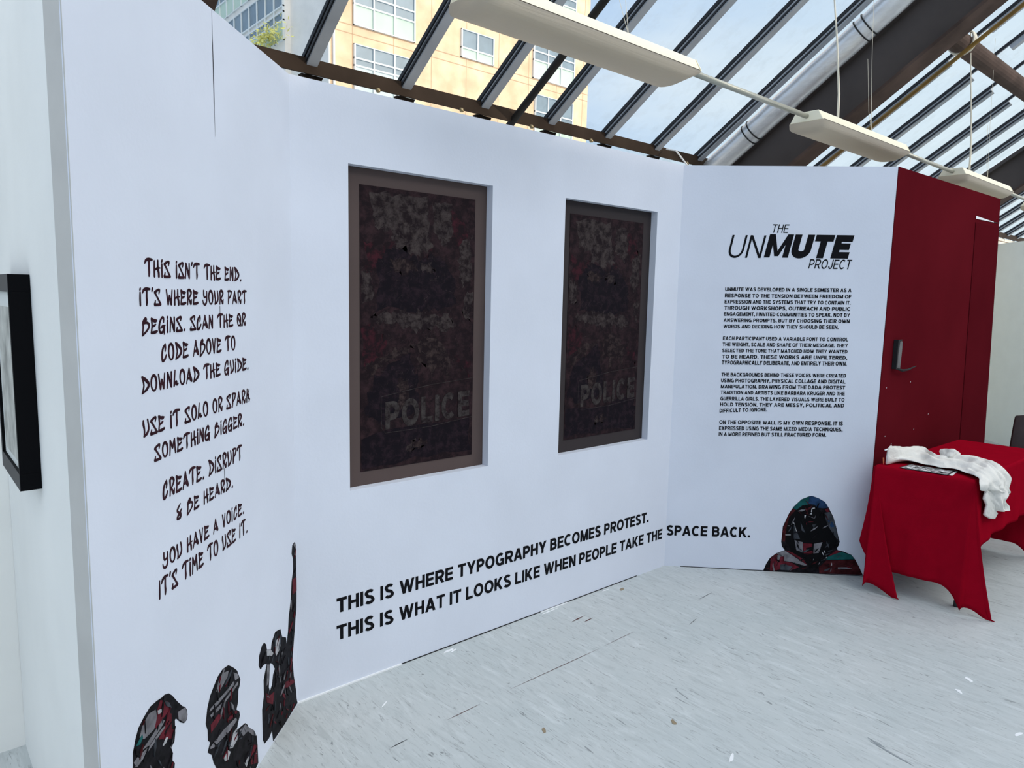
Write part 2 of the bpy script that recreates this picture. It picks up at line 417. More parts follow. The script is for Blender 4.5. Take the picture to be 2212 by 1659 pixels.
# open joint between its two boards
m_ = MB()
jr = -.587
jz = [(HP, .0005), (2.37, .0008), (2.34, .0017), (2.24, .0021), (2.185, .0017), (2.17, .0009), (2.09, .0003)]
vs = [tuple(wallpt(1, jr - w_, z, .0008)) for z, w_ in jz] + [tuple(wallpt(1, jr + w_, z, .0008)) for z, w_ in jz]
m_.add(vs, [(i, i + 1, i + 1 + len(jz), i + len(jz)) for i in range(len(jz) - 1)])
m_.build('open_joint', M['gapblack'], wall_left)
for z0, z1 in ((1.606, 1.57), (1.115, 1.045)):
    m_ = MB(); m_.add([tuple(wallpt(1, jr - .001, z0, .0008)), tuple(wallpt(1, jr + .001, z0, .0008)), tuple(wallpt(1, jr + .001, z1, .0008)), tuple(wallpt(1, jr - .001, z1, .0008))], [(0, 1, 2, 3)])
    m_.build('open_joint', M['gapblack'], wall_left)

# middle panel with two real openings
ops = [(1.392, 2.126, .843, 2.156), (2.600, 3.345, .832, 2.152)]
m_ = MB(); Y0, Y1 = 2.586, 2.630
xs = [1.154, ops[0][0], ops[0][1], ops[1][0], ops[1][1], 3.571]
m_.box((xs[0], Y0, 0), (xs[1], Y1, HP)); m_.box((xs[2], Y0, 0), (xs[3], Y1, HP)); m_.box((xs[4], Y0, 0), (xs[5], Y1, HP))
for a, b, z0, z1 in ops:
    m_.box((a, Y0, 0), (b, Y1, z0)); m_.box((a, Y0, z1), (b, Y1, HP))
wall_center = struct(m_.build('wall_center', M['panel']), 'long white display panel with two dark posters set into it', 'wall')
m_ = MB(); m_.box((1.15, 2.580, 0), (1.64, 2.5865, .006)); m_.build('white_caulk_line', M['whitepaint'], wall_center)
m_ = MB(); m_.box((1.645, 2.5835, 0), (3.3, 2.5865, .004)); m_.build('floor_gap', M['gapblack'], wall_center)
m_ = MB(); m_.box((2.50, 2.577, 0), (2.70, 2.586, .003)); m_.build('white_caulk_line', M['whitepaint'], wall_center)

n3 = Vector((R3.y, -R3.x, 0))
wall_right = struct(wall_slab(C2, C3, 0, HP, .06, -n3).build('wall_right', M['panel']), 'white display panel with the project logo and long text', 'wall')
m_ = wall_slab(C2 + R3 * .1 + n3 * .002, C3 + n3 * .002, 0, .004, .004, -n3); m_.build('floor_gap', M['gapblack'], wall_right)

# old wall pier on the far left
m_ = MB(); m_.box((.279, 1.795, 0), (.33, 2.95, 3.3)); wl = struct(m_.build('wall_pier', M['oldwall']), 'white wall return that carries the black framed picture', 'wall')
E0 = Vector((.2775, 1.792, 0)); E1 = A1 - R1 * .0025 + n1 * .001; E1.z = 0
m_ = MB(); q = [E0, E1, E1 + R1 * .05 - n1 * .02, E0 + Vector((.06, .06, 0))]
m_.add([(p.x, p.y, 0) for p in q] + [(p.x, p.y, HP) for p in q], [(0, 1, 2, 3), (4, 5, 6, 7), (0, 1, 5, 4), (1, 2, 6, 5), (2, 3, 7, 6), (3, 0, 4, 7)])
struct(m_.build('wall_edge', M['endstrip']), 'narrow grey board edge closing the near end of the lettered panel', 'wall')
m_ = MB(); m_.box((-4.5, 2.951, 0), (.36, 3.06, 3.3)); struct(m_.build('wall_back', M['oldwall']), 'white wall behind the framed picture at the left edge', 'wall')

# red partition with door
TB = (4.407, 1.716)
m_ = MB()
z_t, z_b = HP, 0.0
f = [(4.409, 1.712, z_b), (6.42, 1.668, z_b), (6.172, 1.674, z_t), (4.409, 1.712, z_t)]
bk = [(x, y + .05, z) for x, y, z in f]
m_.add(f + bk, [(0, 1, 2, 3), (4, 7, 6, 5), (0, 4, 5, 1), (3, 2, 6, 7), (0, 3, 7, 4)], 0)
m_.add([f[1], f[2], bk[2], bk[1]], [(0, 1, 2, 3)], 1)
wall_red = struct(m_.build('wall_red', [M['red'], M['redwood']]), 'dark red painted partition standing behind the table', 'wall')
def redY(x): return 1.712 - (x - 4.409) * (.044 / 2.011)
m_ = MB()
x0t, x0b, x1t, x1b = 5.705, 5.86, 6.188, 6.414
f = [(x0b, redY(x0b) - .004, .0), (x1b, redY(x1b) - .004, .0), (x1t, redY(x1t) - .004, 2.235), (x0t, redY(x0t) - .004, 2.235)]
bk = [(x, y + .006, z) for x, y, z in f]
m_.add(f + bk, [(0, 1, 2, 3), (4, 7, 6, 5), (0, 4, 5, 1), (1, 5, 6, 2), (2, 6, 7, 3), (3, 7, 4, 0)])
door = struct(m_.build('door_1', M['reddoor']), 'narrow dark red door leaf at the far end of the red partition', 'door')
m_ = MB(); m_.add([(5.70, redY(5.7) - .004, 2.258), (6.06, redY(6.06) - .004, 2.2635), (6.06, redY(6.06) - .004, 2.2675), (5.70, redY(5.7) - .004, 2.278)], [(0, 1, 2, 3)])
m_.build('pale_gap', M['whitepaint'], door)
m_ = MB(); m_.add([(6.06, redY(6.06) - .003, 2.262), (6.19, redY(6.19) - .003, 2.265), (6.19, redY(6.19) - .003, 2.270), (6.06, redY(6.06) - .003, 2.267)], [(0, 1, 2, 3)])
m_.build('door_head_gap', M['gapblack'], door)
# lock plate with lever
lk = thing('door_lock', 'worn grey lock plate with a thin dark lever on the red partition', 'lock', (4.60, redY(4.6), 1.36))
m_ = MB(); m_.prism([(-.055, -.085), (.045, -.09), (.052, .03), (.05, .075), (-.055, .085)], -.010, -.0005); m_.build('lock_plate', M['lock'], lk, bevel=.003)
m_ = MB(); m_.box((-.062, -.026, -.088), (-.046, -.0005, .088)); m_.build('lock_case', M['gapblack'], lk)
m_ = MB(); m_.prism([(-.05, .03), (-.01, .035), (.0, .075), (.03, .08), (.03, .088), (-.05, .086)], -.014, -.009); m_.build('keyhole_shield', M['gapblack'], lk)
m_ = MB(); m_.tube([(-.05, -.016, -.082), (.03, -.028, -.10), (.10, -.034, -.098), (.24, -.03, -.082)], [.006, .008, .006, .003], 8); m_.build('lever', M['gapblack'], lk)
for x, z in ((4.53, .86), (4.84, 1.175), (4.96, .86), (5.18, .94), (4.63, .80), (4.49, 1.16)):
    m_ = MB(); m_.prism([(x - .006, z - .002), (x + .002, z - .004), (x + .007, z), (x + .001, z + .004)], redY(x) - .0012, redY(x)); m_.build('paint_chip', mat('pale_chip', (.42, .36, .38, 1)) if x == 4.53 else bpy.data.materials['pale_chip'], wall_red)

# far white partition, right edge of the frame
a = Vector((10.62, 3.01, 0)); b = Vector((8.9, 1.16, 0)); d = (b - a).normalized(); nn = Vector((-d.y, d.x, 0))
if nn.dot(-a) > 0: nn = -nn
struct(wall_slab(a, b, 0, 2.44, .06, nn).build('wall_far', M['farpanel']), 'pale white partition beyond the red partition at the right edge', 'wall')
# brick wall under the eaves, far right
m_ = MB(); m_.box((8.2, 3.55, 0), (22, 3.8, 2.745)); struct(m_.build('wall_brick', M['brick']), 'white painted brick wall under the eaves at the far right', 'wall')
m_ = MB(); m_.box((-6, 3.56, 0), (8.2, 3.75, 2.60)); struct(m_.build('wall_sill', M['oldwall']), 'low wall hidden behind the panels under the roof gutter', 'wall')

m_ = MB(); m_.box((-8, -5.2, 0), (24, -5.0, 5.6)); struct(m_.build('wall_sun_blocker', M['oldwall']), 'unseen white wall added behind the viewer to block the sun', 'wall')  # out of view, added to keep the low sun off the panels
# ------------------------------------------------------------------ lettering
def arc(cx, cy, rx, ry, a0, a1, n=14):
    return [(cx + rx * math.cos(math.radians(a0 + (a1 - a0) * i / n)), cy + ry * math.sin(math.radians(a0 + (a1 - a0) * i / n))) for i in range(n + 1)]
SANS_W = dict(A=.84, B=.74, C=.80, D=.76, E=.66, F=.62, G=.84, H=.75, J=.56, K=.80, L=.62, M=.92, N=.76, O=.88, P=.70, Q=.88, R=.76, S=.72, T=.70, U=.74, V=.80, W=1.16, X=.78, Y=.80, Z=.70)
def sans(ch, w, k=1.0):
    """grotesque capital as a list of ('s', polyline) strokes and ('q', polygon) pieces; w = stem weight"""
    W = SANS_W.get(ch, w) * (1 + max(0, w - .17) * k); h = w * .92; o = []
    st = lambda *p: o.append(('s', list(p)))
    def dia(x0, y0, x1, y1, ww=None):
        ww = ww or w; hw = ww * math.hypot(x1 - x0, y1 - y0) / abs(y1 - y0) * .5
        o.append(('q', [(x0 - hw, y0), (x0 + hw, y0), (x1 + hw, y1), (x1 - hw, y1)]))
    v = lambda x, y0=0, y1=1: o.append(('q', [(x - w / 2, y0), (x + w / 2, y0), (x + w / 2, y1), (x - w / 2, y1)]))
    hz = lambda y, x0, x1: o.append(('q', [(x0, y - h / 2), (x1, y - h / 2), (x1, y + h / 2), (x0, y + h / 2)]))
    if ch == 'I': W = w; v(w / 2)
    elif ch == 'E': v(w / 2); hz(h / 2, 0, W); hz(.51, 0, W * .93); hz(1 - h / 2, 0, W)
    elif ch == 'F': v(w / 2); hz(.49, 0, W * .9); hz(1 - h / 2, 0, W)
    elif ch == 'L': v(w / 2); hz(h / 2, 0, W)
    elif ch == 'H': v(w / 2); v(W - w / 2); hz(.51, 0, W)
    elif ch == 'T': v(W / 2); hz(1 - h / 2, 0, W)
    elif ch == 'N': v(w / 2); v(W - w / 2); dia(W - w * .55, 0, w * .55, 1)
    elif ch == 'M' and w > .26:
        for x in (w * .42, W - w * .42): o.append(('q', [(x - w * .42, 0), (x + w * .42, 0), (x + w * .42, 1), (x - w * .42, 1)]))
        dia(W / 2, .06, w * .55, 1, w * .55); dia(W / 2, .06, W - w * .55, 1, w * .55)
    elif ch == 'M': v(w / 2); v(W - w / 2); dia(W / 2, 0, w * .6, 1, w * .95); dia(W / 2, 0, W - w * .6, 1, w * .95)
    elif ch == 'A': dia(w * .5, 0, W / 2 - w * .06, 1); dia(W - w * .5, 0, W / 2 + w * .06, 1); hz(.29, W * .22, W * .78)
    elif ch == 'V': dia(W / 2 - w * .06, 0, w * .5, 1); dia(W / 2 + w * .06, 0, W - w * .5, 1)
    elif ch == 'W':
        for x0, x1 in ((.26, .0), (.26, .5), (.74, .5), (.74, 1)): dia(w * .5 + (W - w) * x0, 0, w * .5 + (W - w) * x1, 1, w * .95)
    elif ch == 'K': v(w / 2); dia(W - w * .62, 0, w * 1.3, .62); dia(w * .6, .30, W - w * .75, 1)
    elif ch == 'X': dia(w * .6, 0, W - w * .6, 1); dia(W - w * .6, 0, w * .6, 1)
    elif ch == 'Y': v(W / 2, 0, .46); dia(W / 2, .36, w * .55, 1); dia(W / 2, .36, W - w * .55, 1)
    elif ch == 'Z': hz(h / 2, 0, W); hz(1 - h / 2, 0, W); dia(w * .6, h * .5, W - w * .6, 1 - h * .5)
    elif ch == 'O' or ch == 'Q':
        st(*arc(W / 2, .5, W / 2 - w / 2, .515 - h / 2, 90, 450, 32))
        if ch == 'Q': dia(W - w * .4, -.06, W * .58, .28)
    elif ch == 'C': st(*arc(W * .53, .5, W * .53 - w / 2, .515 - h / 2, 48, 312, 26))
    elif ch == 'G':
        st(*arc(W * .52, .5, W * .52 - w / 2, .515 - h / 2, 50, 325, 26)); hz(.45, W * .55, W); v(W - w / 2, .0, .50)
    elif ch == 'D':
        v(w / 2); r = .5 - h / 2; st((w * .5, 1 - h / 2), *arc(W - w / 2 - .36, .5, .36, r, 90, -90, 16), (w * .5, h / 2))
    elif ch in 'PR':
        v(w / 2); m = .44; r = (1 - h / 2 - m) / 2; st((w * .5, 1 - h / 2), *arc(W - w / 2 - r * 1.02, m + r, r * 1.02, r, 90, -90, 12), (w * .5, m))
        if ch == 'R': dia(W - w * .5, 0, W * .52, m)
    elif ch == 'B':
        v(w / 2); m = .52
        for y0, y1, xx in ((h / 2, m, W), (m, 1 - h / 2, W * .95)):
            r = (y1 - y0) / 2; st((w * .5, y1), *arc(xx - w / 2 - r, (y0 + y1) / 2, r, r, 90, -90, 12), (w * .5, y0))
    elif ch == 'U':
        r = W / 2 - w / 2; st((w / 2, 1), (w / 2, .36), *arc(W / 2, .36, r, .37 - h / 2, 180, 360, 16), (W - w / 2, .36), (W - w / 2, 1))
    elif ch == 'J':
        r = W / 2 - w / 2; st((W - w / 2, 1), (W - w / 2, .30), *arc(W / 2, .30, r, .315 - h / 2, 0, -180, 14))
    elif ch == 'S':
        rx = W / 2 - w / 2
        st(*arc(W / 2, .755, rx * .95, .26 - h / 2 + .0, 25, 200, 14), *[(W / 2 + rx * t, .5 - .09 * t) for t in (-.5, 0, .5)], *arc(W / 2, .25, rx, .265 - h / 2, 10, -158, 14))
    elif ch == '.': W = w * 1.05; o.append(('q', [(0, 0), (W, 0), (W, w * 1.0), (0, w * 1.0)]))
    elif ch == ',': W = w * 1.05; o.append(('q', [(0, 0), (W, 0), (W, w), (0, w)])); o.append(('q', [(W * .35, .01), (W * .1, -w * .9), (W * .5, -w * .9), (W, .01)]))
    return W, o
def ribbon(P, w):
    P = [Vector(p) for p in P]; n = len(P); A, B = [], []
    for i in range(n):
        t = P[min(i + 1, n - 1)] - P[max(i - 1, 0)]
        if t.length < 1e-7: t = Vector((1, 0))
        t.normalize(); q = Vector((-t.y, t.x)) * w / 2
        A.append(P[i] + q); B.append(P[i] - q)
    return [[A[i], A[i + 1], B[i + 1], B[i]] for i in range(n - 1)]
def text_words(part, body, k, r0, r1, z0, z1, m, parent, w=.17, shear=0.0, out=.0012, tilt=0.0, track=.13, space=.36, k_wide=1.0, only=None):
    """vinyl capitals on wall k between r0 and r1, one mesh per word"""
    x = 0; words = []; cur = []
    for ch in body:
        if ch == ' ':
            words.append(cur); cur = []; x += space; continue
        W, o = sans(ch, w, k_wide); cur.append((x, o)); x += W + track
        if ch == '.' or ch == ',': x -= .0
    words.append(cur); tot = x - track
    sx = (r1 - r0) / (tot + (shear if shear else 0)); sz = z1 - z0
    pr, pz = parent['_r'], parent['_z']; res = []
    f = lambda p, dx: (r0 + (p[0] + dx + shear * p[1]) * sx - pr, z0 + p[1] * sz + tilt * (p[0] + dx) / tot - pz)
    for wd in words:
        mb = MB(); quads = []
        for dx, o in wd:
            for kind, P in o:
                for q in ([P] if kind == 'q' else ribbon(P, w)): quads.append([f(p, dx) for p in q])
        for i, q in enumerate(quads):
            yy = -out - .000007 * i
            mb.add([(a, yy, b) for a, b in q] + [(a, -.0002, b) for a, b in q], [(0, 1, 2, 3)] + [(j, (j + 1) % 4, (j + 1) % 4 + 4, j + 4) for j in range(4)])
        res.append(mb.build(part, m, parent))
    return res

def lettering(name, label, cat, k, r, z, group=None):
    p = wallpt(k, r, z, .0)
    o = thing(name, label, cat, p, RZ[k], group)
    o['_r'] = r; o['_z'] = z
    return o

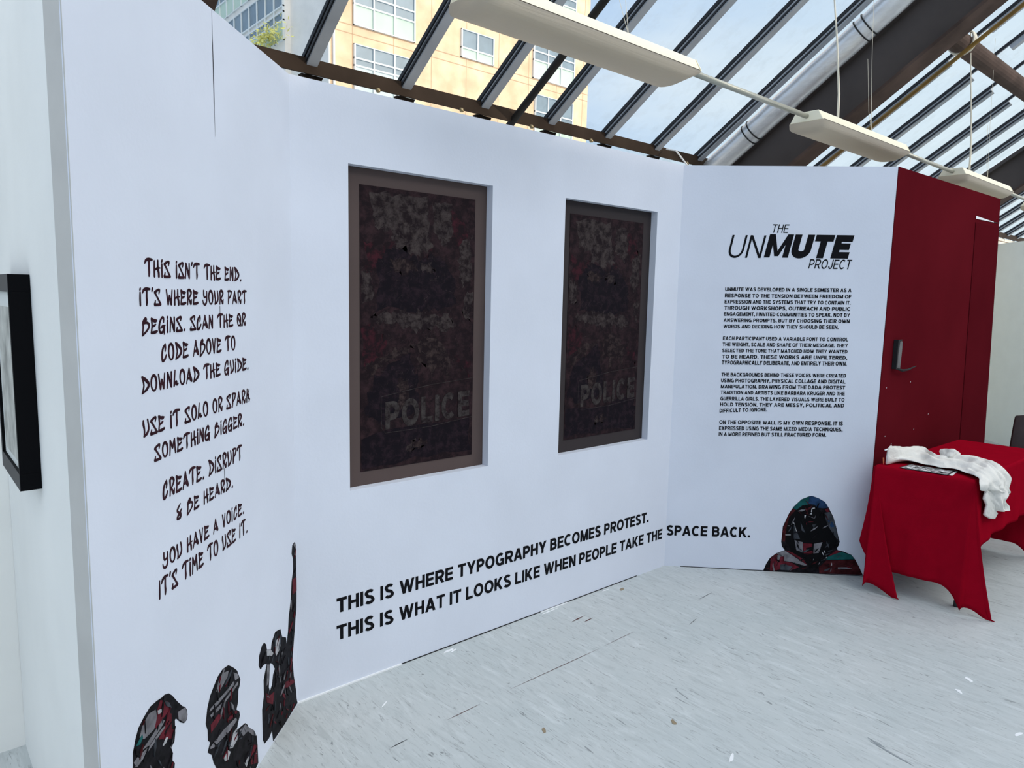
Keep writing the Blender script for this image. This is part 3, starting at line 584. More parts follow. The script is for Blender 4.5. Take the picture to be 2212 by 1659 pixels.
DATA = {"graf":[["THIS ISN'T THE END.",-0.9707,-0.436,1.6812,1.7226],["IT'S WHERE YOUR PART",-0.9997,-0.4014,1.6108,1.6509],["BEGINS. SCAN THE QR",-0.994,-0.4098,1.5413,1.5804],["CODE ABOVE TO",-0.9128,-0.4898,1.4686,1.5125],["DOWNLOAD THE GUIDE.",-1.0051,-0.3976,1.3982,1.4394],["USE IT SOLO OR SPARK",-1.0077,-0.3938,1.2919,1.3341],["SOMETHING BIGGER.",-0.9605,-0.4405,1.2218,1.2617],["CREATE. DISRUPT",-0.9309,-0.4631,1.1137,1.1603],["& BE HEARD.",-0.8697,-0.5307,1.0398,1.0796],["YOU HAVE A VOICE.",-0.9435,-0.4563,0.9335,0.9752],["iT'S TIME TO USE iT.",-0.9667,-0.4344,0.8621,0.9097]],"body":[[0.2776,1.0017,1.7159,1.7372],[0.2779,1.0037,1.6785,1.6998],[0.2783,1.003,1.6419,1.6633],[0.2786,1.0041,1.6052,1.6267],[0.2789,1.0043,1.5685,1.59],[0.2792,1.0053,1.5326,1.5532],[0.2795,0.9446,1.4948,1.5164],[0.2809,1.0048,1.4236,1.4452],[0.2811,1.0058,1.3874,1.4091],[0.2814,1.0069,1.3511,1.3719],[0.2826,1.0079,1.3139,1.3356],[0.2828,1.0079,1.2765,1.3002],[0.2842,1.0091,1.2053,1.2272],[0.2844,1.0091,1.1687,1.1915],[0.2847,1.0093,1.1329,1.1549],[0.2859,1.0103,1.0961,1.1181],[0.2862,1.0113,1.0583,1.0804],[0.2864,1.0122,1.0232,1.0453],[0.2858,0.5664,0.9834,1.0065],[0.288,1.0133,0.9129,0.9361],[0.2883,1.0135,0.8756,0.8989],[0.2885,0.921,0.8392,0.8616]],"logo":[[0.5233,2.0593,0.6248,2.1083],[0.2764,1.9122,0.4682,2.0437],[0.4892,1.9166,0.9946,2.0512],[0.7475,1.8564,0.9935,1.9104]],"figA":[[[-1.1054,0.495],[-1.1026,0.5334],[-1.089,0.5617],[-1.0759,0.5804],[-1.051,0.5941],[-1.0222,0.6041],[-0.9934,0.6018],[-0.9713,0.5975],[-0.9561,0.5973],[-0.9372,0.5896],[-0.9224,0.5753],[-0.8963,0.5416],[-0.8732,0.5149],[-0.859,0.504],[-0.8513,0.4911],[-0.848,0.4749],[-0.8532,0.4615],[-0.8682,0.4615],[-0.8843,0.474],[-0.9073,0.5001],[-0.9134,0.4993],[-0.9139,0.4628],[-0.9194,0.4411],[-0.9359,0.4338],[-0.9292,0.4155],[-0.9326,0.3948],[-0.9214,0.3802],[-0.9243,0.3673]],[["grey",[[-1.002,0.5832],[-0.9948,0.5547],[-1.0126,0.5355],[-1.0551,0.5373],[-1.0744,0.5543],[-1.0591,0.578],[-1.0303,0.5898]]],["red",[[-0.979,0.5954],[-0.9425,0.5693],[-0.9404,0.5433],[-0.9754,0.5382],[-1.002,0.5309],[-1.0087,0.5395],[-0.9942,0.5631],[-0.9951,0.5768]]],["red",[[-0.9616,0.5162],[-0.9446,0.5391],[-0.9296,0.5276],[-0.9305,0.485],[-0.9173,0.472],[-0.9226,0.4525],[-0.9933,0.4956]]],["grey",[[-1.1029,0.5066],[-0.9755,0.5361],[-0.9608,0.529],[-0.9842,0.5195],[-1.0955,0.4941]]],["grey",[[-1.0989,0.4933],[-0.9807,0.515],[-0.9618,0.514],[-0.9621,0.5097],[-1.0894,0.4867]]],["pale",[[-0.9764,0.4677],[-0.9603,0.4794],[-0.949,0.4743],[-0.9613,0.4644],[-0.9729,0.4642]]],["grey",[[-0.8983,0.5129],[-0.8612,0.5037],[-0.8508,0.4789],[-0.8573,0.4641],[-0.8701,0.4651],[-0.8956,0.4905]]],["pale",[[-0.9933,0.5757],[-0.977,0.5701],[-0.9739,0.5594],[-0.9923,0.5641]]],["teal",[[-1.0641,0.5559],[-1.0614,0.5457],[-1.0757,0.5362],[-1.0904,0.5418]]]]],"figB":[[[-0.6924,0.2038],[-0.7085,0.2318],[-0.7191,0.2649],[-0.7424,0.2885],[-0.7263,0.3107],[-0.7378,0.3235],[-0.7382,0.3566],[-0.7486,0.3834],[-0.7427,0.4022],[-0.7365,0.4235],[-0.7176,0.4523],[-0.6916,0.4701],[-0.6651,0.4858],[-0.6333,0.4915],[-0.596,0.4843],[-0.5639,0.459],[-0.5367,0.4333],[-0.5263,0.4111],[-0.5156,0.3914],[-0.5225,0.3733],[-0.5318,0.3649],[-0.537,0.3239],[-0.5496,0.3068],[-0.5301,0.2893],[-0.5252,0.2724],[-0.5409,0.2545],[-0.5507,0.2359],[-0.5186,0.2292],[-0.4887,0.2215],[-0.471,0.2046],[-0.4654,0.1924],[-0.4227,0.1534],[-0.4014,0.119],[-0.3966,0.0831],[-0.3935,0.0123]],[["grey",[[-0.6341,0.4789],[-0.597,0.4664],[-0.6061,0.4503],[-0.6417,0.439],[-0.6682,0.4336],[-0.6803,0.4458],[-0.6661,0.4684]]],["grey",[[-0.72,0.4134],[-0.6003,0.4098],[-0.5665,0.4133],[-0.5612,0.4076],[-0.5674,0.399],[-0.6755,0.3992],[-0.7253,0.4066]]],["grey",[[-0.7212,0.3939],[-0.6288,0.3869],[-0.5359,0.396],[-0.5336,0.3851],[-0.6507,0.3764],[-0.7168,0.3836]]],["red",[[-0.7206,0.3631],[-0.6723,0.3662],[-0.6446,0.3464],[-0.6842,0.3399],[-0.7197,0.337]]],["red",[[-0.5891,0.3147],[-0.5498,0.3042],[-0.5445,0.2941],[-0.5955,0.2999],[-0.6196,0.3123]]],["grey",[[-0.7272,0.296],[-0.6395,0.2957],[-0.5567,0.2837],[-0.5488,0.2705],[-0.603,0.2668],[-0.7081,0.2807],[-0.7275,0.2899]]],["pale",[[-0.5762,0.2441],[-0.5503,0.2439],[-0.5496,0.2046],[-0.5845,0.1976],[-0.6063,0.2095],[-0.5885,0.2275]]],["grey",[[-0.5309,0.2231],[-0.4889,0.2174],[-0.4713,0.199],[-0.4228,0.1506],[-0.4046,0.1211],[-0.4361,0.1446],[-0.4722,0.1824],[-0.5088,0.1891]]],["red",[[-0.459,0.0754],[-0.4253,0.1023],[-0.4064,0.0867],[-0.4032,0.0191],[-0.4541,0.0487]]],["pale",[[-0.645,0.2036],[-0.6173,0.2115],[-0.6016,0.1954],[-0.6191,0.1803],[-0.6404,0.1897]]],["grey",[[-0.5648,0.4433],[-0.5373,0.4227],[-0.5296,0.4047],[-0.5553,0.411]]],["pale",[[-0.5021,0.088],[-0.4709,0.0894],[-0.4782,0.0713],[-0.491,0.0658]]]]],"figC":[[[-0.0382,0.6761],[-0.0152,0.6806],[0.0308,0.662],[0.0508,0.6414],[0.0451,0.6199],[0.0239,0.6071],[0.0167,0.5863],[0.0216,0.552],[0.0243,0.5007],[0.0066,0.4549],[-0.0066,0.4016],[-0.0173,0.371],[-0.0303,0.3181],[-0.0486,0.2505],[-0.0578,0.2139],[-0.0455,0.1418],[-0.025,0.0701],[-0.0187,0.03],[-0.0101,0.0066],[-0.1418,-0.0019],[-0.2601,0.0058],[-0.2685,0.0533],[-0.2978,0.0419],[-0.3358,0.0467],[-0.3508,0.0713],[-0.3501,0.1839],[-0.3331,0.2272],[-0.3326,0.2858],[-0.3028,0.331],[-0.3273,0.3415],[-0.358,0.3397],[-0.3714,0.3601],[-0.365,0.3932],[-0.3419,0.4179],[-0.3209,0.4204],[-0.3054,0.4046],[-0.3002,0.3832],[-0.2627,0.3639],[-0.255,0.3872],[-0.2208,0.4111],[-0.1735,0.3992],[-0.1571,0.3603],[-0.1194,0.3388],[-0.1136,0.3071],[-0.097,0.3507],[-0.0873,0.4036],[-0.0656,0.4572],[-0.0519,0.5321],[-0.035,0.5715],[-0.0331,0.6168],[-0.047,0.645]],[["pale",[[-0.3027,0.383],[-0.2628,0.3612],[-0.2441,0.3406],[-0.2574,0.3367],[-0.3013,0.3608]]],["red",[[-0.1608,0.1545],[-0.1272,0.1642],[-0.0536,0.1315],[-0.039,0.1112],[-0.1212,0.1346]]],["grey",[[-0.0307,0.6745],[-0.0107,0.6767],[0.0276,0.6608],[0.0413,0.6448],[0.0067,0.6485]]],["pale",[[-0.2157,0.3756],[-0.1886,0.3731],[-0.1763,0.339],[-0.1908,0.324],[-0.2185,0.3162],[-0.2306,0.3446]]],["red",[[-0.044,0.5404],[0.0177,0.533],[0.0122,0.4762],[-0.0466,0.4778]]],["grey",[[-0.3029,0.3284],[-0.2805,0.3163],[-0.2939,0.2532],[-0.3093,0.2511]]],["red",[[-0.3204,0.2306],[-0.2837,0.1982],[-0.2445,0.1918],[-0.2598,0.1509],[-0.3099,0.1865]]],["grey",[[-0.0169,0.6396],[0.0027,0.6266],[-0.0098,0.6243],[-0.0219,0.6311]]]],[[-0.2752,0.3189],[-0.2525,0.3039],[-0.2313,0.2731],[-0.2479,0.2602],[-0.2588,0.2277],[-0.2804,0.2127],[-0.2897,0.2344],[-0.2826,0.274]]],"figD":[[[0.6063,-0.0006],[0.6209,0.0463],[0.6408,0.0849],[0.677,0.1175],[0.7264,0.1405],[0.7091,0.1633],[0.7023,0.1934],[0.7046,0.2306],[0.7056,0.288],[0.7203,0.329],[0.7363,0.3733],[0.7617,0.418],[0.8055,0.4667],[0.848,0.4869],[0.8666,0.4901],[0.905,0.478],[0.944,0.4566],[0.9684,0.4213],[1.0008,0.363],[1.0208,0.3039],[1.0377,0.2446],[1.0489,0.2116],[1.0451,0.1879],[1.0341,0.1671],[1.0411,0.1574],[1.0793,0.1494],[1.1245,0.1316],[1.1486,0.1026],[1.1738,0.0602],[1.2016,0.0059]],[["teal",[[0.759,0.4112],[0.8056,0.465],[0.8481,0.4853],[0.8469,0.4354],[0.8143,0.4305],[0.7787,0.3988]]],["blue",[[0.8481,0.4853],[0.8667,0.4888],[0.9051,0.4763],[0.9441,0.455],[0.9669,0.4212],[0.9344,0.4163],[0.903,0.4181],[0.8828,0.4371],[0.8482,0.4388]]],["maroon",[[0.7592,0.4079],[0.7758,0.3953],[0.7379,0.35],[0.7275,0.2689],[0.7229,0.1945],[0.71,0.1972],[0.7049,0.2273],[0.709,0.2848],[0.7395,0.3735]]],["slate",[[0.9428,0.3868],[0.9766,0.3951],[1.0013,0.3563],[1.0177,0.3038],[1.0428,0.218],[1.0226,0.2371],[0.9807,0.2952],[0.9586,0.3409]]],["red",[[0.9473,0.4103],[0.9655,0.4178],[0.9735,0.3949],[0.9579,0.3942]]],["blue",[[0.9677,0.3447],[0.9968,0.3328],[1.0115,0.3034],[0.9899,0.299]]],["black",[[0.8332,0.4297],[0.89,0.4242],[0.9366,0.3865],[0.9663,0.3212],[0.9916,0.2757],[1.0231,0.2304],[1.0371,0.211],[1.0146,0.1762],[0.9705,0.1334],[0.9701,0.0962],[0.9384,0.0538],[0.8989,0.0312],[0.8751,0.0536],[0.8468,0.0962],[0.778,0.1297],[0.7432,0.1753],[0.726,0.1946],[0.7266,0.2823],[0.7408,0.3535],[0.7727,0.3952]]],["slate",[[0.7682,0.3213],[0.7876,0.2686],[0.8133,0.2161],[0.7752,0.2175]]],["slate",[[0.8091,0.3234],[0.8422,0.2546],[0.819,0.2702]]],["grey",[[0.7806,0.2076],[0.8304,0.1967],[0.8348,0.1328],[0.796,0.1442]]],["red",[[0.8308,0.1917],[0.8877,0.1897],[0.8923,0.1697],[0.892,0.1291],[0.8416,0.1264]]],["grey",[[0.8972,0.1902],[0.9466,0.2029],[0.9295,0.1345],[0.8983,0.1295]]],["black",[[0.8519,0.1608],[0.8921,0.173],[0.8939,0.1461],[0.8598,0.1375]]],["grey",[[0.6802,0.1177],[0.7266,0.1388],[0.8657,0.0531],[0.8501,0.0489],[0.7694,0.0682],[0.7246,0.0725],[0.7228,0.0996],[0.7038,0.0986],[0.6964,0.0641],[0.6885,0.0637]]],["red",[[0.6458,0.0818],[0.6771,0.1158],[0.6885,0.0637],[0.6994,0.0677],[0.7038,0.0986],[0.7196,0.0994],[0.728,0.0693],[0.7762,0.0617],[0.8192,0.0369],[0.773,0.0139],[0.7091,0.0171],[0.6777,0.0085],[0.6458,0.0067]]],["teal",[[0.9817,0.1103],[1.0606,0.1484],[1.1246,0.1299],[1.1422,0.1056],[0.9766,0.0932]]],["maroon",[[0.936,0.0435],[0.98,0.09],[1.1455,0.1024],[1.1707,0.06],[1.1965,0.0107],[0.9419,0.0047]]],["red",[[0.7296,0.1407],[0.7716,0.1294],[0.841,0.0891],[0.8657,0.0531],[0.8189,0.0879]]],["red",[[0.9845,0.1139],[1.0317,0.1569],[1.0606,0.1484]]],["slate",[[0.7039,0.0475],[0.7323,0.0525],[0.7778,0.038],[0.7604,0.0132],[0.7093,0.0137]]],["grey",[[0.6597,0.0655],[0.6725,0.0151],[0.6748,0.0032],[0.6685,0.0029],[0.6584,0.0348]]],["pale",[[1.0062,0.0542],[1.0108,0.0781],[1.0136,0.0614]]],["grey",[[1.0491,0.0498],[1.1179,0.0537],[1.1343,0.0444],[1.0501,0.0363]]],["pale",[[0.8673,0.4131],[0.884,0.4205],[0.8876,0.4141],[0.8723,0.4083],[0.8705,0.3899],[0.8658,0.3897]]],["pale",[[0.8589,0.376],[0.8692,0.3865],[0.8731,0.375]]],["pale",[[0.8281,0.3678],[0.8373,0.3699],[0.834,0.3497],[0.8292,0.3512]]],["slate",[[0.8792,0.3102],[0.9038,0.3181],[0.8958,0.2976],[0.8905,0.2839]]],["pale",[[0.723,0.24],[0.7546,0.2423],[0.7548,0.2383],[0.7232,0.2373]]],["pale",[[0.7335,0.2978],[0.7477,0.2975],[0.7479,0.2948],[0.7336,0.2951]]],["pale",[[0.7651,0.3212],[0.77,0.3181],[0.7914,0.2587],[0.7881,0.2602]]],["pale",[[0.9463,0.1422],[0.951,0.1424],[0.9619,0.1228],[0.9573,0.1208]]],["pale",[[0.9566,0.1512],[0.9629,0.1515],[0.9687,0.1367],[0.964,0.1364]]],["pale",[[0.9701,0.1182],[0.9795,0.1187],[0.9789,0.1051],[0.9742,0.1049]]]]],"shirt":[[[4.799,1.778,0.75],[4.571,1.701,0.745]],[[4.769,1.744,0.75],[4.391,1.598,0.745]],[[4.761,1.681,0.75],[4.389,1.55,0.745]],[[4.881,1.645,0.75],[4.41,1.5,0.745]],[[4.807,1.576,0.75],[4.409,1.449,0.745]],[[4.697,1.493,0.75],[4.412,1.397,0.745]],[[4.717,1.445,0.75],[4.411,1.339,0.745]],[[4.816,1.385,0.75],[4.408,1.284,0.745]],[[4.872,1.312,0.75],[4.38,1.229,0.745]],[[4.822,1.228,0.75],[4.352,1.195,0.745]],[[4.697,1.135,0.75],[4.307,1.156,0.745]],[[4.816,1.125,0.683],[4.216,1.125,0.739]],[[4.788,1.125,0.632],[4.232,1.125,0.704]],[[4.835,1.125,0.592],[4.344,1.125,0.678]],[[4.744,1.125,0.576],[4.411,1.125,0.629]],[[4.801,1.125,0.522],[4.461,1.125,0.583]],[[4.821,1.125,0.494],[4.537,1.125,0.531]]],"sleeve":[[4.375,1.135,0.676],[4.355,1.135,0.633],[4.414,1.135,0.589],[4.391,1.135,0.537],[4.488,1.135,0.501],[4.578,1.135,0.482],[4.63,1.135,0.507],[4.573,1.135,0.533],[4.5,1.135,0.612]],"lump":[[4.648,1.43,0.76],[4.861,1.458,0.76],[4.967,1.454,0.76],[4.95,1.419,0.76],[4.773,1.362,0.76],[4.675,1.378,0.76]],"leaf":[[4.252,1.528,0.742],[4.395,1.516,0.742],[4.428,1.293,0.742],[4.208,1.296,0.742]]}

# --- hand-drawn brush alphabet (strokes: x, y, width)
def ell(cx, cy, rx, ry, w, n=16):
    return [(cx + rx * math.sin(2 * math.pi * i / n), cy + ry * math.cos(2 * math.pi * i / n), w * (1 + .25 * math.sin(2 * math.pi * i / n + 1))) for i in range(n + 1)]
G = {
 'T': (.66, [[(.02, .74, .07), (.12, .92, .14), (.34, 1.0, .17), (.64, .99, .12)], [(.38, .97, .12), (.35, .5, .13), (.36, .25, .15), (.33, 0, .08)]]),
 'H': (.56, [[(.10, .95, .09), (.08, .5, .12), (.07, 0, .13)], [(.40, 1, .09), (.38, .5, .14), (.44, .25, .16), (.44, .0, .15)], [(.08, .40, .10), (.36, .52, .12), (.58, .54, .06)]]),
 'I': (.22, [[(.12, .80, .10), (.10, .4, .13), (.10, .0, .12)], [(.16, 1.06, .06), (.13, .98, .12), (.10, .90, .07)]]),
 'i': (.22, [[(.15, 1.0, .06), (.12, .8, .09), (.13, .75, .09), (.11, .4, .12), (.09, .0, .11)]]),
 'S': (.58, [[(.42, .70, .06), (.47, .95, .13), (.30, .93, .13), (.07, .80, .14), (.07, .78, .13)], [(.07, .80, .13), (.30, .45, .11), (.55, .05, .13)], [(.55, .05, .14), (.04, .04, .15), (.05, .10, .12), (.10, .30, .06)]]),
 'N': (.54, [[(.12, .98, .08), (.09, .5, .09), (.04, 0, .08)], [(.12, .98, .12), (.28, .5, .15), (.42, .03, .14)], [(.45, .98, .11), (.44, .5, .12), (.42, .03, .11)]]),
 'E': (.58, [[(.10, .97, .14), (.12, .5, .10), (.04, .03, .11)], [(.10, .96, .11), (.25, .84, .17), (.42, .80, .19), (.54, .83, .08)], [(.10, .44, .10), (.30, .50, .13), (.44, .58, .07)], [(.04, .06, .13), (.35, .08, .16), (.54, .14, .12)]]),
 'D': (.66, [[(.08, 1.0, .09), (.20, .6, .10), (.19, .35, .10), (.05, 0, .07)], [(.08, .99, .13), (.35, .80, .18), (.58, .55, .17), (.56, .36, .16), (.36, .16, .13), (.05, .02, .09)]]),
 'W': (.66, [[(.05, .98, .10), (.12, .5, .11), (.18, .03, .13)], [(.18, .03, .12), (.32, .62, .10)], [(.32, .62, .12), (.46, .03, .14)], [(.46, .03, .12), (.58, .98, .08)]]),
 'R': (.56, [[(.11, .92, .15), (.12, .5, .11), (.07, 0, .08)], [(.10, .92, .12), (.28, 1.0, .16), (.46, .85, .15), (.40, .65, .11), (.20, .42, .10)], [(.20, .42, .11), (.34, .2, .15), (.42, .06, .14), (.50, .36, .05)]]),
 'Y': (.58, [[(.16, 1.0, .10), (.16, .65, .12), (.24, .50, .11), (.44, .58, .09)], [(.50, .92, .08), (.48, .5, .13), (.44, .16, .13), (.28, .0, .15), (.10, .08, .12), (.03, .32, .05)]]),
 'O': (.60, [ell(.30, .5, .22, .46, .13)]),
 'U': (.58, [[(.10, .98, .07), (.10, .75, .15), (.16, .4, .11), (.14, .1, .10), (.10, .02, .10)], [(.10, .02, .10), (.34, .14, .14), (.48, .34, .13), (.50, .6, .11), (.44, .98, .10)]]),
 'P': (.58, [[(.18, .92, .10), (.15, .5, .12), (.14, .30, .14), (.10, 0, .07)], [(.08, .96, .13), (.30, .99, .13), (.56, .93, .11)], [(.54, .93, .11), (.40, .60, .13), (.18, .42, .10)]]),
 'A': (.62, [[(.32, 1.0, .08), (.16, .45, .10), (.03, .0, .06)], [(.32, 1.0, .10), (.38, .6, .14), (.48, .26, .21), (.54, .10, .16)], [(.18, .28, .08), (.34, .34, .16), (.50, .18, .20)]]),
 'B': (.66, [[(.34, 1.02, .10), (.14, .75, .12), (.14, .45, .11), (.05, -.08, .09)], [(.34, 1.02, .11), (.40, .90, .11), (.22, .68, .12)], [(.16, .66, .10), (.40, .72, .13), (.58, .62, .14), (.58, .42, .12), (.38, .18, .11), (.06, -.06, .10)]]),
 'G': (.62, [[(.46, .66, .06), (.46, .92, .13), (.36, 1.0, .12), (.16, .75, .12), (.06, .35, .14), (.14, .04, .14), (.36, .06, .14), (.46, .30, .13)], [(.18, .30, .07), (.36, .42, .14), (.58, .48, .08)], [(.48, .44, .13), (.50, .15, .12), (.46, -.12, .05)]]),
 'C': (.54, [[(.36, .55, .06), (.40, .78, .13), (.40, 1.02, .07)], [(.40, .98, .10), (.18, .75, .13), (.08, .35, .14), (.12, .03, .14), (.32, .12, .13), (.48, .38, .08)]]),
 'Q': (.62, [ell(.30, .5, .22, .45, .13), [(.10, .86, .08), (.34, .45, .13), (.56, .10, .12), (.52, .0, .08)]]),
 'V': (.48, [[(.08, .98, .10), (.16, .5, .12), (.24, .02, .13)], [(.24, .02, .12), (.32, .5, .09), (.40, .98, .08)]]),
 'L': (.50, [[(.20, 1.04, .07), (.12, .5, .11), (.06, .02, .10)], [(.06, .02, .08), (.28, .32, .13), (.32, .08, .11), (.46, .16, .07)]]),
 'K': (.54, [[(.18, 1.04, .08), (.12, .5, .10), (.08, 0, .09)], [(.46, .98, .06), (.30, .7, .08), (.12, .48, .07)], [(.12, .48, .08), (.38, .60, .10), (.36, .3, .13), (.50, .22, .10), (.40, 0, .07)]]),
 'M': (.66, [[(.12, .97, .10), (.10, .5, .10), (.05, -.02, .08)], [(.12, .97, .11), (.32, .42, .14)], [(.32, .42, .13), (.52, 1.0, .10)], [(.52, 1.0, .10), (.54, .5, .12), (.58, .02, .11)]]),
 '&': (.56, [[(.44, 1.02, .06), (.20, .75, .14), (.14, .58, .14), (.30, .38, .13), (.14, .18, .14), (.12, .04, .12), (.36, .05, .15), (.44, .2, .14), (.42, .45, .13), (.54, .62, .06)], [(.30, .38, .12), (.42, .12, .14)]]),
 "'": (.20, [[(.16, 1.08, .08), (.13, 1.0, .12), (.08, .84, .07)]]),
 '.': (.24, [[(.08, .0, .06), (.12, .06, .13), (.17, .14, .07)]]),
}
def crom(pts, k=5):
    if len(pts) < 3: return pts
    out = []
    P = [pts[0]] + list(pts) + [pts[-1]]
    for i in range(1, len(P) - 2):
        p0, p1, p2, p3 = P[i - 1], P[i], P[i + 1], P[i + 2]
        for j in range(k):
            t = j / k
            out.append(tuple(.5 * (2 * b + (c - a) * t + (2 * a - 5 * b + 4 * c - d) * t * t + (3 * b - a - 3 * c + d) * t ** 3) for a, b, c, d in zip(p0, p1, p2, p3)))
    out.append(tuple(pts[-1])); return out

def brush_line(name, body, r0, r1, z0, z1, parent, m):
    x = 0; strokes = [[]]
    for ch in body:
        if ch == ' ': x += .40; strokes.append([]); continue
        w, ss = G[ch]
        for s in ss: strokes[-1].append([(x + px, py, pw) for px, py, pw in s])
        x += w + .06
    tot = x - .06; sx = (r1 - r0) / tot; sz = (z1 - z0)
    for word in strokes: brush_word(name, word, r0, z0, sx, sz, parent, m)
def brush_word(name, strokes, r0, z0, sx, sz, parent, m):
    mb = MB(); pr, pz = parent['_r'], parent['_z']
    for si, s in enumerate(strokes):
        s = crom(s)
        pts = [Vector((r0 + a * sx, z0 + b * sz)) for a, b, c in s]
        wd = [c * (sx * .5 + sz * .5) * .51 for a, b, c in s]
        n = len(pts); Lf = []; Rt = []
        for i in range(n):
            t = pts[min(i + 1, n - 1)] - pts[max(i - 1, 0)]
            if t.length < 1e-7: t = Vector((0, 1))
            t.normalize(); nr = Vector((-t.y, t.x)) * wd[i]
            Lf.append(pts[i] + nr); Rt.append(pts[i] - nr)
        t0 = (pts[0] - pts[1]).normalized() * wd[0] * .8; t1 = (pts[-1] - pts[-2]).normalized() * wd[-1] * .8
        front = []; loop = [pts[0] + t0] + Lf + [pts[-1] + t1] + Rt[::-1]
        y = -.0012 - .000012 * si
        V = [(p.x - pr, y, p.y - pz) for p in loop]; Nn = len(loop)
        fs = [(0, 1, Nn - 1), (n, n + 1, n + 2)] + [(1 + i, 2 + i, Nn - 2 - i, Nn - 1 - i) for i in range(n - 1)]
        V2 = [(a, -.0002, c) for a, b, c in V]
        fs += [(i, (i + 1) % Nn, (i + 1) % Nn + Nn, i + Nn) for i in range(Nn)]
        mb.add(V + V2, fs)
    return mb.build(name, m, parent)

blocks = [((0, 5), 'dark red brush lettering block starting with the words about the end, top of left panel'),
          ((5, 7), 'two dark red brush lines about going solo, under the download line'),
          ((7, 9), 'two dark red brush lines reading create, disrupt and be heard'),
          ((9, 11), 'lowest two dark red brush lines about having a voice on left panel')]
for (i0, i1), lab in blocks:
    ls = DATA['graf'][i0:i1]
    par = lettering('wall_lettering', lab, 'lettering', 1, ls[0][1], ls[-1][3])
    for t, r0, r1, z0, z1 in ls:
        brush_line('word', t, r0, r1, z0, z1, par, M['grafvinyl'])

# big statement along the bottom of the middle panel
par = lettering('wall_lettering', 'bold black sentence where typography becomes protest, upper line near the floor', 'lettering', 2, 1.327, .325)
text_words('word', 'THIS IS WHERE TYPOGRAPHY BECOMES PROTEST.', 2, 1.327, 3.391, .3315, .3945, M['vinyl'], par, .22, tilt=-.0125, track=.105, space=.35)
par = lettering('wall_lettering', 'bold black sentence about people, lower line running round the corner', 'lettering', 2, 1.326, .205)
text_words('word', 'THIS IS WHAT IT LOOKS LIKE WHEN PEOPLE TAKE THE', 2, 1.326, 3.533, .2125, .276, M['vinyl'], par, .22, tilt=-.028, track=.105, space=.35)
par = lettering('wall_lettering', 'two bold black words ending the sentence on the right hand panel', 'lettering', 3, .002, .19)
text_words('word', 'SPACE BACK.', 3, .004, .513, .198, .262, M['vinyl'], par, .22, tilt=.012, track=.105, space=.40)

BODY = ["UNMUTE WAS DEVELOPED IN A SINGLE SEMESTER AS A", "RESPONSE TO THE TENSION BETWEEN FREEDOM OF", "EXPRESSION AND THE SYSTEMS THAT TRY TO CONTAIN IT.",
 "THROUGH WORKSHOPS, OUTREACH AND PUBLIC", "ENGAGEMENT, I INVITED COMMUNITIES TO SPEAK. NOT BY", "ANSWERING PROMPTS, BUT BY CHOOSING THEIR OWN", "WORDS AND DECIDING HOW THEY SHOULD BE SEEN.",
 "EACH PARTICIPANT USED A VARIABLE FONT TO CONTROL", "THE WEIGHT, SCALE AND SHAPE OF THEIR MESSAGE. THEY", "SELECTED THE TONE THAT MATCHED HOW THEY WANTED", "TO BE HEARD. THESE WORKS ARE UNFILTERED,", "TYPOGRAPHICALLY DELIBERATE, AND ENTIRELY THEIR OWN.",
 "THE BACKGROUNDS BEHIND THESE VOICES WERE CREATED", "USING PHOTOGRAPHY, PHYSICAL COLLAGE AND DIGITAL", "MANIPULATION. DRAWING FROM THE DADA PROTEST", "TRADITION AND ARTISTS LIKE BARBARA KRUGER AND THE", "GUERRILLA GIRLS. THE LAYERED VISUALS WERE BUILT TO", "HOLD TENSION. THEY ARE MESSY, POLITICAL AND", "DIFFICULT TO IGNORE.",
 "ON THE OPPOSITE WALL IS MY OWN RESPONSE. IT IS", "EXPRESSED USING THE SAME MIXED MEDIA TECHNIQUES,", "IN A MORE REFINED BUT STILL FRACTURED FORM."]
for (i0, i1), lab in (((0, 7), 'first small black paragraph of seven lines under the logo'), ((7, 12), 'second small black paragraph, five lines about participants and a variable font'),
                      ((12, 19), 'third small black paragraph about backgrounds and layered visuals'), ((19, 22), 'last small black paragraph of three lines, lowest of the text column')):
    par = lettering('wall_lettering', lab, 'lettering', 3, DATA['body'][i0][0], DATA['body'][i1 - 1][2], 'paragraphs under the project logo')
    for i in range(i0, i1):
        r0, r1, z0, z1 = DATA['body'][i]
        text_words('word', BODY[i], 3, r0, r1, z0, z1, M['vinyl'], par, .215, track=.12, tilt=.008 + .012 * i / 22)
par = lettering('wall_logo', 'black slanted project logo with one very heavy word at panel top', 'logo', 3, .276, 1.85)
DATA['logo'][1][2] = .497
for (r0, z0, r1, z1), t, of in zip(DATA['logo'], ('THE', 'UN', 'MUTE', 'PROJECT'), (.135, .10, .305, .135)):
    text_words('logo_word', t, 3, r0, r1, z0, z1, M['vinyl'], par, of, .22, track=.07 if t == 'MUTE' else .15, k_wide=1.3)

